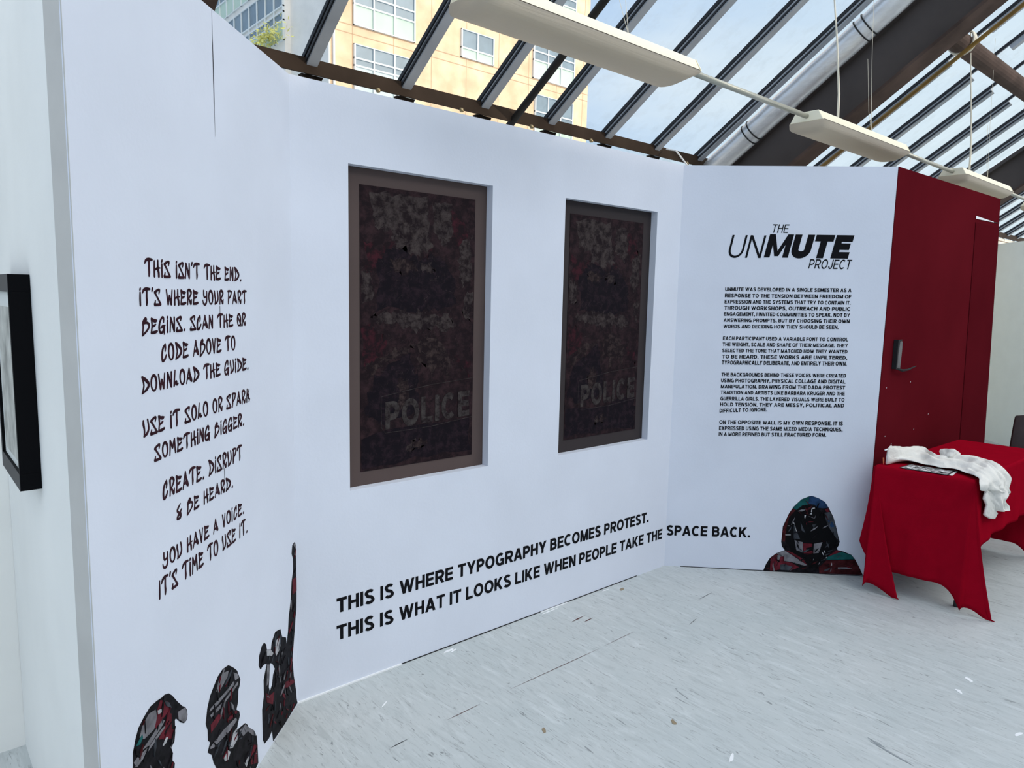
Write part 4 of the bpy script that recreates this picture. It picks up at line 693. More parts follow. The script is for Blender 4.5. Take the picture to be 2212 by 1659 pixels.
# ------------------------------------------------------------------ cut-out vinyl figures
def flat(mb, k, pts, pr, pz, out, mi, holes=()):
    loops = [[Vector((a, b, 0)) for a, b in pts]] + [[Vector((a, b, 0)) for a, b in h] for h in holes]
    tris = tessellate_polygon(loops); allp = [p for l in loops for p in l]
    V = [(p.x - pr, -out, p.y - pz) for p in allp]
    fs = [tuple(t) for t in tris]
    o = 0; nV = len(V); V2 = [(a, -.0002, c) for a, b, c in V]
    for l in loops:
        n = len(l); fs += [(o + i, o + (i + 1) % n, o + (i + 1) % n + nV, o + i + nV) for i in range(n)]; o += n
    mb.add(V + V2, fs, mi)
def figure(key, k, label, extra=None):
    d = DATA['fig' + key]; out = [tuple(p) for p in d[0]]
    if extra: out = extra(out)
    lim = -.003 if k == 1 else L3 - .002
    cl = lambda P: [(min(a, lim), max(b, .002)) for a, b in P]
    out = cl(out)
    pr = sum(p[0] for p in out) / len(out); pz = min(p[1] for p in out)
    names = list(FIG); mats = [FIG[n] for n in names]
    mb = MB(); flat(mb, k, out, pr, pz, .0010, names.index('base'), [cl(d[2])] if len(d) > 2 else ())
    for i, (m, P) in enumerate(d[1]): flat(mb, k, cl(P), pr, pz, .0014 + .00012 * i, names.index(m))
    rnd = random.Random(len(out))
    def inside(x, z, P):
        c = False
        for i in range(len(P)):
            (x0, z0), (x1, z1) = P[i], P[i - 1]
            if (z0 > z) != (z1 > z) and x < (x1 - x0) * (z - z0) / (z1 - z0) + x0: c = not c
        return c
    bx0, bx1 = min(p[0] for p in out), max(p[0] for p in out); bz0, bz1 = min(p[1] for p in out), max(p[1] for p in out)
    n_ = 0; hole = cl(d[2]) if len(d) > 2 else None
    for t in range(900):
        if n_ >= 85: break
        x, z = rnd.uniform(bx0, bx1), rnd.uniform(bz0, bz1); L_ = rnd.uniform(.012, .055); a = rnd.choice([.6, .9, 1.3, 2.2]) + rnd.gauss(0, .3); w_ = L_ * rnd.uniform(.05, .28)
        u = Vector((math.cos(a), math.sin(a))); v = Vector((-u.y, u.x))
        q = [Vector((x, z)) + u * L_ * .5, Vector((x, z)) + v * w_ * .5 + u * rnd.uniform(-.3, .3) * L_, Vector((x, z)) - u * L_ * .5, Vector((x, z)) - v * w_ * .5]
        if not all(inside(p.x, p.y, out) and not (hole and inside(p.x, p.y, hole)) for p in q): continue
        flat(mb, k, [(p.x, p.y) for p in q], pr, pz, .0022 + .00001 * n_ + .00012 * len(d[1]), names.index(rnd.choice(['base', 'base', 'black', 'grey', 'maroon', 'slate', 'red', 'slate'])))
        n_ += 1
    o = mb.build('wall_sticker', mats)
    o.location = wallpt(k, pr, pz, .0); o.rotation_euler = (0, 0, RZ[k])
    return tag(o, label, 'sticker', 'collage figure stickers along the panel bottoms')
def extA(o): return o + [(-.862, .30), (-.86, .02), (-1.098, .02), (-1.10, .30)]
figure('A', 1, 'dark collage sticker of a helmeted head with a side cap, leftmost of the floor figures', extA)
def extB(o): return o + [(-.42, .004), (-.76, .004), (-.755, .02)]
figure('B', 1, 'dark collage sticker of a helmeted person with raised visor bands, middle floor figure', extB)
figure('C', 1, 'dark collage sticker of a person with megaphone and one fist raised, beside the corner')
figure('D', 3, 'dark collage sticker of a hooded person with teal and red patches beside the table')

# ------------------------------------------------------------------ posters in the openings
PATCH = [('grey', [(.08, .02), (.55, .02), (.56, .12), (.6, .2), (.5, .21), (.45, .25), (.38, .2), (.3, .22), (.24, .15), (.12, .14)]),
 ('grey', [(.58, .04), (.76, .03), (.8, .14), (.72, .19), (.62, .14)]), ('red', [(.78, .05), (.9, .09), (.93, .16), (.84, .2), (.78, .15)]),
 ('red', [(.02, .18), (.15, .21), (.27, .19), (.22, .27), (.05, .3)]), ('grey', [(.0, .28), (.08, .3), (.12, .38), (.0, .4)]), ('red', [(.02, .47), (.12, .49), (.2, .53), (.17, .6), (.02, .62)]),
 ('red', [(.55, .22), (.63, .19), (.58, .29), (.52, .27)]), ('grey', [(.86, .17), (.97, .14), (.96, .3), (.9, .34), (.85, .27)]),
 ('dark', [(.14, .27), (.22, .22), (.34, .21), (.5, .245), (.6, .215), (.72, .25), (.82, .33), (.8, .42), (.5, .43), (.15, .42)]),
 ('brown', [(.24, .25), (.38, .24), (.46, .27), (.35, .29), (.26, .28)]), ('grey', [(.5, .25), (.6, .26), (.62, .29), (.5, .28)]),
 ('grey', [(.1, .435), (.3, .425), (.5, .43), (.74, .445), (.82, .47), (.8, .5), (.62, .49), (.5, .505), (.3, .475), (.12, .47)]),
 ('brown', [(.5, .52), (.66, .53), (.78, .6), (.76, .68), (.66, .63), (.6, .69), (.55, .62), (.47, .66)]), ('brown', [(.02, .62), (.3, .565), (.44, .55), (.4, .58), (.2, .62), (.08, .66)]),
 ('dark', [(.1, .66), (.4, .58), (.46, .66), (.5, .8), (.2, .84), (.02, .8)]), ('red', [(.82, .6), (.97, .62), (.96, .68), (.86, .64)]), ('grey', [(.9, .37), (.98, .36), (.97, .47), (.9, .45)]),
 ('dark', [(.0, .87), (.98, .84), (.98, .98), (.0, .99)]), ('brown', [(.42, .91), (.48, .925), (.5, .9), (.55, .92), (.46, .945)]), ('grey', [(.39, .94), (.45, .9), (.44, .945)]),
 ('brown', [(.3, .68), (.4, .69), (.42, .78), (.3, .78)])]
def poster(x0, x1, z0, z1, p, label, bmat, seed):
    yb = 2.586 + .046
    o = thing('poster', label, 'poster', ((x0 + x1) / 2, yb, z0), 0, 'collage posters set into the middle panel')
    cx = (x0 + x1) / 2
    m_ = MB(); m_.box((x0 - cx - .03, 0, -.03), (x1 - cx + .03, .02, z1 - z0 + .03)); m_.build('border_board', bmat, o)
    px0, px1, pz0, pz1 = p[0] - cx, p[1] - cx, p[2] - z0, p[3] - z0
    names = list(PR); mats = [PR[n] for n in names]; mb = MB()
    mb.box((px0, -.0025, pz0), (px1, -.0002, pz1), 0)
    N_ = lambda a, b: (px0 + a * (px1 - px0), pz1 - b * (pz1 - pz0))
    rnd = random.Random(seed)
    for i, (m, P) in enumerate(PATCH):
        # roughen the torn edges
        Q = []
        for j, (a, b) in enumerate(P):
            a2, b2 = P[(j + 1) % len(P)]
            for t in (0, .14, .28, .42, .56, .70, .85):
                Q.append(N_(min(max(a + (a2 - a) * t + rnd.uniform(-.024, .024), .005), .995), min(max(b + (b2 - b) * t + rnd.uniform(-.013, .013), .004), .996)))
        loops = [[Vector((a, b, 0)) for a, b in Q]]; tr = tessellate_polygon(loops)
        mb.add([(a, -.0027 - i * .00004, b) for a, b in Q], [tuple(t) for t in tr], names.index(m))
    # thin torn-paper lines
    for i in range(150):
        a, b = rnd.uniform(.08, .9), rnd.uniform(.2, .7); L_, an = rnd.uniform(.02, .10), rnd.uniform(0, 3.14)
        a1, b1 = min(max(a + L_ * math.cos(an), .01), .99), min(max(b + .5 * L_ * math.sin(an), .01), .99)
        (xa, za), (xb, zb) = N_(a, b), N_(a1, b1); d_ = Vector((xb - xa, zb - za)); n_ = Vector((-d_.y, d_.x)).normalized() * .0009
        mb.add([(xa + n_.x, -.0038, za + n_.y), (xa - n_.x, -.0038, za - n_.y), (xb, -.0038, zb)], [(0, 1, 2)], names.index('grey'))
    pr = mb.build('collage_print', mats, o)
    o['_r'] = 0.0; o['_z'] = 0.0
    a, c = N_(.20, .857), N_(.965, .757)
    text_words('police_lettering', 'POLICE', 2, a[0], c[0], a[1], c[1], PR['letter'], o, .24, out=.0045, tilt=.022)
    m_ = MB()
    pts = [N_(1.0, .69), N_(.6, .705), N_(.17, .735), N_(.165, .76), N_(.17, .85), N_(.20, .87), N_(.6, .865), N_(1.0, .845)]
    m_.tube([(a, -.003, b) for a, b in pts], .0014, 6); m_.build('badge_outline', PR['letter'], o)
    return o
poster(ops[0][0], ops[0][1], ops[0][2], ops[0][3], (1.466, 2.060, .902, 2.090), 'larger dark collage poster in the left wall opening, reading police', M['border'], 3)
poster(ops[1][0], ops[1][1], ops[1][2], ops[1][3], (2.683, 3.277, .896, 2.086), 'dark collage poster in the right wall opening, reading police', M['border_dimmed'], 8)

# ------------------------------------------------------------------ framed picture at far left
fr = thing('picture_frame', 'black box picture frame seen almost edge on at the left border', 'picture', (.2785, 2.19, 1.121))
FH, FL, FD = .56, .37, .047
m_ = MB(); bw = .045
for a, b in (((-FD, 0, 0), (0, FL, bw)), ((-FD, 0, FH - bw), (0, FL, FH)), ((-FD, 0, bw), (0, bw * .35, FH - bw)), ((-FD, FL - bw * .5, bw), (0, FL, FH - bw))): m_.box(a, b)
m_.build('frame', M['blackframe'], fr, bevel=.001)
m_ = MB()
for a, b in (((-FD - .0008, 0, 0), (-FD, FL, bw)), ((-FD - .0008, 0, FH - bw), (-FD, FL, FH)), ((-FD - .0008, FL - bw * .5, bw), (-FD, FL, FH - bw))): m_.box(a, b)
m_.build('frame_face', M['frameface'], fr)
m_ = MB(); m_.box((-.040, .016, bw), (-.034, FL - .022, FH - bw)); m_.build('mat_board', M['matboard'], fr)
m_ = MB(); m_.box((-.0408, .05, bw + .02), (-.0400, FL - .05, FH - bw - .04)); m_.build('drawing', M['drawing'], fr)

# ------------------------------------------------------------------ roof
DR = Vector((0, -.8234, .5674)); NR = Vector((0, .5674, .8234)); G0 = Vector((0, 3.586, 2.83))
def roof_box(mb, x0, x1, s0, s1, o0, o1, mi=0):
    """box in roof space: s along the slope from the gutter, o below the glass plane"""
    vs = []
    for o in (o0, o1):
        for x, s in ((x0, s0), (x1, s0), (x1, s1), (x0, s1)):
            vs.append(G0 + Vector((x, 0, 0)) + DR * s - NR * o)
    mb.add(vs, [(0, 1, 2, 3), (4, 5, 6, 7), (0, 1, 5, 4), (1, 2, 6, 5), (2, 3, 7, 6), (3, 0, 4, 7)], mi)
def roof_pt(x, s, o): return G0 + Vector((x, 0, 0)) + DR * s - NR * o
SL = 5.2
def bar(k, parent, s1=SL, flange_end=None):
    x = 1.667 + .565 * k
    m_ = MB(); roof_box(m_, x + .005, x + .062, -.02, flange_end or s1, .012, .062)
    roof_box(m_, x + .020, x + .047, -.02, s1, -.012, .012)
    b = m_.build('glazing_bar', M['bar'], parent)
    g_ = MB(); roof_box(g_, x - .004, x + .005, -.02, s1, .000, .022); roof_box(g_, x - .003, x + .005, -.02, flange_end or s1, .040, .052)
    g_.build('gasket', M['gasket'], b)
    # pointed bar foot lapping over the gutter
    f_ = MB(); p = [roof_pt(x + .012, -.02, .062), roof_pt(x + .056, -.02, .062), roof_pt(x + .036, -.075, .075), roof_pt(x + .034, -.05, .03)]
    f_.add(p, [(0, 1, 2), (0, 2, 3), (1, 3, 2), (0, 3, 1)]); f_.build('bar_foot', M['bar'], b)
    return b
bay1 = struct(thing('window_1', 'sloping roof glazing left of the brown rafter', 'skylight'))
bay2 = struct(thing('window_2', 'sloping roof glazing right of the brown rafter', 'skylight'))
bay3 = struct(thing('window_3', 'sloping roof glazing far right beyond the second rafter', 'skylight'))
def panes(ks, parent, lo, hi):
    xs = [lo] + [1.667 + .565 * k + .033 for k in ks] + [hi]
    for a, b in zip(xs[:-1], xs[1:]):
        if b - a < .03: continue
        m_ = MB(); m_.add([roof_pt(a, -.03, 0), roof_pt(b, -.03, 0), roof_pt(b, SL, 0), roof_pt(a, SL, 0)], [(0, 1, 2, 3)])
        m_.build('glass_pane', M['glass'], parent)
for k in range(7): bar(k, bay1)
panes(range(7), bay1, 1.045, 5.55)
for k in range(9, 15): bar(k, bay2, flange_end=1.53)
for k in range(9, 15):
    m_ = MB(); x = 1.667 + .565 * k; roof_box(m_, x + .005, x + .062, 1.86, SL, .012, .062); m_.build('glazing_bar', M['bar'], bay2)
panes(range(9, 15), bay2, 5.74, 10.06)
for k in range(16, 23): bar(k, bay3)
panes(range(16, 23), bay3, 10.27, 14.8)
# gutter beam
m_ = MB(); m_.box((.6, 3.53, 2.752), (22, 3.542, 2.828)); m_.box((.6, 3.542, 2.815), (22, 3.66, 2.828))
gut = struct(m_.build('trim_1', M['gutter']), 'brown gutter beam along the foot of the roof glazing', 'gutter')
for k in range(0, 7):
    x = 1.667 + .565 * k + .05
    m_ = MB(); m_.prism([(x - .06, 2.757), (x + .06, 2.757), (x + .022, 2.685), (x - .022, 2.685)], 3.56, 3.60); m_.build('bracket', M['gutter'], gut)
    if k in (0, 1, 2, 3, 5):
        m_ = MB(); xx = x + .36
        m_.tube([(xx, 3.535, 2.757), (xx, 3.52, 2.747), (xx, 3.505, 2.738)], [.008, .014, .006], 10); m_.build('bolt', M['brass'], gut, smooth=True)
m_ = MB(); m_.box((1.2, 3.57, 2.58), (8.2, 3.575, 2.76)); m_.build('glass_pane', M['glass'], gut)

def rafter(x0, label):
    m_ = MB(); roof_box(m_, x0 + .03, x0 + .175, -.6, SL, .06, .385)
    roof_box(m_, x0 - .02, x0 + .225, -.6, SL, .02, .06)
    o = m_.build('roof_rafter', M['rafter'])
    l_ = MB(); roof_box(l_, x0, x0 + .205, -.6, SL, .386, .408); l_.build('lower_flange', M['rafterlip'], o)
    return tag(o, label, 'beam', 'brown roof rafters')
rafter(5.54, 'wide dark brown roof rafter between the foil duct and the ochre pipe')
rafter(.835, 'dark roof rafter end peeking out above the left panel')
rafter(10.06, 'dark brown roof rafter at the far right above the last lamp')
# purlin with rope
m_ = MB(); m_.tube([roof_pt(5.75, 1.70, .145), roof_pt(10.06, 1.70, .145)], .075, 20)
pur = tag(m_.build('roof_purlin', M['rafterlip']), 'brown purlin crossing the right bay of roof glazing', 'beam')
m_ = MB(); pts = []
for i in range(40):
    t = i / 39; a = t * 6 * math.pi
    c = roof_pt(6.35 + .08 * t, 1.71, .14); pts.append(c + DR * .09 * math.cos(a) + NR * .085 * math.sin(a))
m_.tube(pts, .009, 6); tag(m_.build('rope', M['cord'], None, True), 'pale rope wound round the purlin end by the rafter', 'rope')
# foil duct
m_ = MB(); pts = []
rr = []
for i in range(60):
    s = -.25 + (SL + .2) * i / 59; pts.append(roof_pt(5.205, s, .13)); rr.append(.083 + .002 * math.sin(i * 1.9))
m_.tube(pts, rr, 24)
duct = tag(m_.build('ventilation_duct', M['duct'], None, True), 'silver foil duct running up beside the brown rafter', 'duct')
for s in (.42, .47, 1.42, 1.48, 2.5, 2.55):
    m_ = MB(); pp = []
    for i in range(25):
        t = 2 * math.pi * i / 24; pp.append(roof_pt(5.205, s, .13) + (Vector((1, 0, 0)) * math.cos(t) + NR * math.sin(t)) * .087)
    m_.tube(pp, .005, 6, caps=False); m_.build('duct_tie', M['cabletie'], duct)
# pipes
m_ = MB(); m_.tube([roof_pt(3.062, -.12, .085), roof_pt(3.062, SL, .085)], .024, 12)
tag(m_.build('iron_pipe', M['darkpipe'], None, True), 'black iron pipe sloping up in front of the facade', 'pipe')
m_ = MB(); m_.tube([roof_pt(6.20, -.1, .30), roof_pt(6.20, SL, .30)], .016, 12)
yp = tag(m_.build('roof_pipe', M['yellow'], None, True), 'ochre painted pipe running up under the roof right of the rafter', 'pipe')
for s in (.9, 2.6):
    m_ = MB(); m_.tube([roof_pt(5.75, s, .40), roof_pt(6.10, s, .34), roof_pt(6.20, s, .318)], .006, 6)
    m_.build('pipe_clip', M['gasket'], yp)
# thin white rod at the panel corner
m_ = MB(); m_.tube([(4.60, 3.50, 2.81), (4.585, 3.40, 2.784), (4.754, 3.40, 2.687), (4.9, 3.4, 2.60)], .006, 8)
tag(m_.build('white_rod', M['whitepaint'], gut))

# ------------------------------------------------------------------ lamps
LY, LZ, LL = 2.06, 2.67, 1.24
def make_lamp():
    o = thing('strip_light', 'x', 'lamp')
    pan = MB(); sec = [(-.068, .055), (.068, .055), (.098, .0), (-.098, .0)]
    n = 4; V = [(0, y, z) for y, z in sec] + [(LL, y, z) for y, z in sec]
    pan.add(V, [(0, 1, 5, 4), (1, 2, 6, 5), (3, 0, 4, 7), (3, 2, 1, 0), (4, 5, 6, 7), (2, 3, 7, 6)])
    pan.build('lamp_body', M['lampbody'], o, bevel=.004)
    df = MB(); prof = []
    for i in range(13):
        t = math.pi * i / 12; prof.append((.101 * math.cos(t) * (1 if abs(math.cos(t)) > .5 else 1), -.062 * math.sin(t) ** .55))
    K = 14; rows = []
    for j in range(K + 1):
        u = j / K; x = .0 + LL * u
        e = min(u, 1 - u) * LL
        f_ = 1.0 if (u < .5) else (1 - max(0, (1 - e / .06)) ** 2 * .75 if e < .06 else 1)
        rows.append([(x, y, z * f_) for y, z in prof])
    V = [v for r in rows for v in r]; P_ = len(prof)
    fs = [(j * P_ + i, j * P_ + i + 1, (j + 1) * P_ + i + 1, (j + 1) * P_ + i) for j in range(K) for i in range(P_ - 1)]
    fs += [tuple(range(P_)), tuple(range(K * P_, (K + 1) * P_))]
    df.add(V, fs); df.build('diffuser', M['diffuser'], o, True)
    sm = MB()
    for y in (-.1005, .0965): sm.box((.01, y, -.003), (LL - .01, y + .004, .003))
    sm.build('seam', M['gutter'], o)
    ec = MB(); ec.prism([(-.101, .0), (.101, .0), (.068, .056), (-.068, .056)], -.0, .004)
    oc = ec.build('end_cap', M['lampbody'], o); oc.rotation_euler = (0, 0, math.pi / 2); oc.location = (LL + .006, 0, 0)
    m_ = MB(); m_.tube([(.38, 0, .05), (.385, 0, .075)], .016, 10); m_.tube([(.38, 0, .06), (.37, 0, .22), (.30, 0, .50), (.22, 0, .74), (.08, 0, 1.19)], [.008, .007, .0055, .0045, .004], 8)
    m_.build('suspension_cord', M['cord'], o)
    m_ = MB(); m_.tube([(.86, 0, .055), (.83, 0, .2), (.78, 0, .5), (.70, 0, 1.19)], .0012, 6); m_.tube([(.87, 0, .055), (.79, 0, .2), (.72, 0, .5)], .001, 6); m_.build('wire', M['cord'], o)
    return o
proto = make_lamp()
LX = [1.56, 3.97, 6.33, 8.62]
LLAB = ['largest cream strip light hanging nearest, in front of the building', 'white strip light hanging above the panel with the logo', 'white strip light hanging behind the top of red partition', 'farthest white strip light at the right border']
for i, x in enumerate(LX):
    o = proto if i == 0 else copy_tree(proto)
    o.location = (x, LY, LZ); o['label'] = LLAB[i]; o['group'] = 'row of strip lights under the roof'
CLAB = ['grey conduit rod between the nearest strip light and the next', 'grey conduit rod crossing to the strip light behind red partition', 'grey conduit rod leading to the farthest strip light']
for i in range(3):
    m_ = MB(); m_.tube([(LX[i] + LL + .004, LY, LZ + .03), (LX[i + 1], LY, LZ + .03)], .014, 12)
    tag(m_.build('lamp_conduit', M['conduit'], None, True), CLAB[i], 'conduit', 'conduit rods joining the strip lights')

# ------------------------------------------------------------------ table with cloth
ZT = .735
tb = thing('folding_table', 'dark legged table hidden under the red cloth beside red partition', 'table', (4.94, 1.388, 0))
m_ = MB(); m_.box((-.60, -.215, ZT - .035), (.635, .215, ZT - .006)); m_.build('table_top', M['plywood'], tb)
for x in (-.57, .615):
    for y in ((-.19, .20) if x < 0 else (.09, .20)):
        m_ = MB(); m_.tube([(x, y, .0), (x, y, .03)], .017, 10); m_.tube([(x, y, .025), (x, y, ZT - .034)], .013, 10); m_.build('leg', M['darkmetal'], tb)
TQ = [Vector((4.240, 1.636, 0)), Vector((4.313, 1.158, 0)), Vector((5.595, 1.150, 0)), Vector((5.575, 1.612, 0))]
def tablecloth():
    # perimeter samples: (base point, overhang length, horizontal outward vector at full drop)
    sides = [(0, 1, .612), (1, 2, .375), (2, 3, .66), (3, 0, .36)]
    cn = {1: (Vector((-.012, -.150, 0)), .80), 2: (Vector((.10, -.12, 0)), .80), 3: (Vector((.03, .02, 0)), .74), 0: (Vector((-.045, -.19, 0)), .775)}
    S_ = []
    for a, b, oh in sides:
        A, B = TQ[a], TQ[b]; d_ = (B - A).normalized(); no = Vector((d_.y, -d_.x, 0))
        ctr = (TQ[0] + TQ[2]) / 2
        if no.dot((A + B) / 2 - ctr) < 0: no = -no
        n = 44 if oh > .4 else 60
        for i in range(n + 1):
            t = i / n
            rip = (.004 * math.sin(t * 15 + a * 2.1) + .003 * math.sin(t * 33 + a)) if oh > .4 else (.009 * math.sin(t * 33 + a))
            edge = min(t, 1 - t)
            fl = .014 + rip * min(1, edge * 6) + ((.055 if oh > .4 else .03) * max(0, 1 - edge / .24) ** 2)
            # the hem bows up in the middle and sags at the corners
            L_ = oh + .10 * max(0, 1 - edge / .24) ** 2
            S_.append((A + (B - A) * t, L_, no * fl))
        off, rm = cn[b]; nxt = sides[(sides.index((a, b, oh)) + 1) % 4]
        A2, B2 = TQ[nxt[0]], TQ[nxt[1]]; d2 = (B2 - A2).normalized(); no2 = Vector((d2.y, -d2.x, 0))
        if no2.dot((A2 + B2) / 2 - ctr) < 0: no2 = -no2
        m = 22; l0 = oh + .10; l1 = nxt[2] + .10
        for i in range(1, m):
            t = i / m; p = math.sin(math.pi * t)
            tipw = p ** 2.2
            L_ = (l0 + (l1 - l0) * t) * (1 - tipw) + rm * tipw
            h = (no * (1 - t) + no2 * t) * .05 * (1 - tipw) + off * tipw
            S_.append((TQ[b], L_, h))
    mb = MB(); K = 26; V = []
    n = len(S_)
    for j in range(K + 1):
        u = j / K
        for base, L_, h in S_:
            hh = h * (u ** 1.25)
            # small radius over the table edge
            e = min(u * L_ / .02, 1)
            no_ = h.normalized() if h.length > 1e-6 else Vector((0, 0, 0))
            drop = max(L_ * u - .010 * e, 0)
            z = ZT - min(drop, math.sqrt(max((L_ * u) ** 2 - hh.length ** 2, 0)) if u > 0 else 0)
            z = max(z, .006)
            w_ = .004 * math.sin(base.x * 31 + base.y * 17 + u * 5) * u
            p = base + hh + no_ * (.008 * math.sqrt(e) + w_)
            V.append((p.x, p.y, z))
    fs = [(j * n + i, j * n + (i + 1) % n, (j + 1) * n + (i + 1) % n, (j + 1) * n + i) for j in range(K) for i in range(n)]
    fs.append(tuple(range(n)))
    mb.add(V, fs)
    o = mb.build('tablecloth', M['cloth'], None, True)
    for p_ in o.data.polygons:
        if len(p_.vertices) > 4: p_.use_smooth = False
    so = o.modifiers.new('thick', 'SOLIDIFY'); so.thickness = .003; so.offset = -1
    return tag(o, 'plain red cloth draped over the table almost to the floor', 'tablecloth')
tablecloth()

# T-shirt dropped across the table corner
def shirt():
    rows = [[Vector(a), Vector(b)] for a, b in DATA['shirt']]
    fix = [(4.319, 1.60, .835), (4.376, 1.60, .822), (4.533, 1.60, .793), (4.749, 1.60, .772), (4.84, 1.58, .752)]
    lowfix = [(4.30, 1.585, .745), (4.36, 1.575, .742)]
    for i, q in enumerate(fix): rows[i][0] = Vector(q)
    for i, q in enumerate(lowfix): rows[i][1] = Vector(q)
    NT = 11
    rows.insert(0, [Vector((4.292, 1.603, .795)), Vector((4.287, 1.592, .757))])
    sm = []
    for c in (0, 1):
        sm.append(crom([tuple(r[c]) for r in rows], 4))
    kinds = [min(i / 4, len(rows) - 1) for i in range(len(sm[0]))]
    mb = MB(); K = 30; n = K + 4
    for ri, (U, Lw) in enumerate(zip(*sm)):
        U = Vector(U); Lw = Vector(Lw); k = kinds[ri]; sec = []
        hang = min(max((k - (NT - .3)) / 1.0, 0), 1)
        up = Vector((0, 0, 1)) * (1 - hang) + Vector((0, -1, 0)) * hang
        width = (U - Lw).length
        for i in range(K + 1):
            v = i / K; p = Lw + (U - Lw) * v
            bul = math.sin(math.pi * min(max(v * .92 + .04, 0), 1)) ** .7
            nz_ = mnoise.noise(Vector((p.x * 9, p.y * 9, p.z * 9))); wr = .013 * math.sin(v * 15 + k * .55 + 3 * nz_) + .007 * abs(math.sin(v * 21 - k * .8 + 4 * nz_)) + .014 * mnoise.noise(Vector((p.x * 26, p.y * 26, p.z * 20)))
            for vi, dv, wv in ((.22 + .06 * math.sin(k * .5), .018, .04), (.47 + .09 * math.sin(k * .62 + 1), .024, .035), (.72 + .06 * math.sin(k * .45 + 2), .020, .045), (.60 + .25 * math.sin(k * .9 + .5), .014, .03)):
                wr -= dv * (.6 + .4 * math.sin(k * 1.3 + vi * 9)) * math.exp(-((v - vi) / wv) ** 2)
            endf = min(1, .25 + k / .5)
            p = p + up * (.034 * bul * endf + wr * (bul * .85 + .12))
            if hang < .5: p.z = max(p.z, ZT + .006)
            if hang > .2: p.y = min(p.y, 1.150 - .026 * hang - .004)
            sec.append(p)
        a, b = sec[-1], sec[0]
        back = lambda q, f_: (Vector((q.x, q.y + .004 * f_, ZT + .0035)) * (1 - hang) + Vector((q.x, 1.1395 - .016 * hang, q.z)) * hang)
        sec += [back(a, 1), back(a.lerp(b, .33), 0), back(a.lerp(b, .66), 0)]
        mb.v += [tuple(p) for p in sec]
        n = len(sec)
    R_ = len(sm[0])
    for j in range(R_ - 1):
        for i in range(n):
            mb.f.append((j * n + i, j * n + (i + 1) % n, (j + 1) * n + (i + 1) % n, (j + 1) * n + i)); mb.mi.append(0)
    mb.f.append(tuple(range(n))); mb.f.append(tuple(range((R_ - 1) * n, R_ * n))); mb.mi += [0, 0]
    o = mb.build('t_shirt', M['shirt'], None, True)
    o.modifiers.new('s', 'SUBSURF').levels = 1; o.modifiers['s'].render_levels = 1
    tag(o, 'crumpled white T-shirt lying over the corner of the red table', 'T-shirt')
    # hanging sleeve, behind the hem
    P = [(p[0], p[2]) for p in DATA['sleeve']]
    m_ = MB(); m_.prism(P, 1.110, 1.126)
    s = m_.build('sleeve', M['shirt'], o, True, bevel=.006)
    # sleeve bunched up on top
    m_ = MB(); c = Vector((4.71, 1.40, .772)); NU, NV = 16, 10; V = []
    for j in range(NV + 1):
        for i in range(NU):
            a = 2 * math.pi * i / NU; t = math.pi * j / NV
            q = Vector((.095 * math.cos(a) * math.sin(t), .05 * math.sin(a) * math.sin(t), .036 * math.cos(t)))
            q *= 1 + .5 * mnoise.noise(q * 26 + Vector((3, 1, 2)))
            q = Matrix.Rotation(.25, 3, 'Y') @ q
            V.append(c + q)
    m_.add(V, [(j * NU + i, j * NU + (i + 1) % NU, (j + 1) * NU + (i + 1) % NU, (j + 1) * NU + i) for j in range(NV) for i in range(NU)])
    m_.build('sleeve', M['shirt'], o, True)
shirt()

# printed leaflets under the shirt
for i, (dx, ang, lab) in enumerate(((0.012, .05, 'lower white leaflet with only its edge showing beneath the printed one'), (0, 0, 'glossy black and white printed leaflet at the table edge under the T-shirt'))):
    q = [Vector(p) for p in ((4.272, 1.520, 0), (4.410, 1.515, 0), (4.445, 1.290, 0), (4.300, 1.280, 0))]
    c = sum(q, Vector()) / 4; q = [c + Matrix.Rotation(ang, 3, 'Z') @ (p - c) + Vector((dx, -dx, 0)) for p in q]
    z = ZT + .0015 + .0022 * i
    m_ = MB(); m_.add([(p.x, p.y, z) for p in q] + [(p.x, p.y, z + .0018) for p in q], [(0, 1, 2, 3), (4, 5, 6, 7), (0, 1, 5, 4), (1, 2, 6, 5), (2, 3, 7, 6), (3, 0, 4, 7)])
    o = m_.build('leaflet', M['paper'] if i == 0 else M['frameface']); tag(o, lab, 'leaflet')
    if i == 1:
        g_ = MB(); rnd = random.Random(5); names = [M['magazine'], M['whitepaint'], FIG['red'], FIG['black']]
        g_.add([tuple(c + (p - c) * .93 + Vector((0, 0, z + .0021))) for p in q], [(0, 1, 2, 3)], 0)
        for j in range(60):
            u, v = rnd.uniform(.12, .85), rnd.uniform(.12, .85)
            ctr_ = q[0].lerp(q[1], u).lerp(q[3].lerp(q[2], u), v); r_ = rnd.uniform(.004, .016)
            g_.add([(ctr_.x + r_ * rnd.uniform(.5, 1) * math.cos(a), ctr_.y + r_ * rnd.uniform(.5, 1) * math.sin(a), z + .0023 + j * .00002) for a in (0, 1.1, 2.2, 3.3, 4.4, 5.4)], [(0, 1, 2, 3, 4, 5)], rnd.choice([1, 1, 1, 1, 2, 3, 3, 3]))
        g_.build('printed_picture', names, o)
# pencil and drumstick-like white pen lying by the wall
m_ = MB(); m_.tube([(4.268, 1.604, ZT + .006), (4.279, 1.61, ZT + .022), (4.292, 1.617, ZT + .040)], [.0015, .004, .004], 8)
tag(m_.build('pencil', M['pencil']), 'small orange pencil on the back corner of the red table', 'pencil')
m_ = MB(); m_.tube([(4.272, 1.603, .826), (4.36, 1.60, .826)], .005, 8)
tag(m_.build('pen', M['whitepaint']), 'white pen poking out from the bunched end of the T-shirt', 'pen')

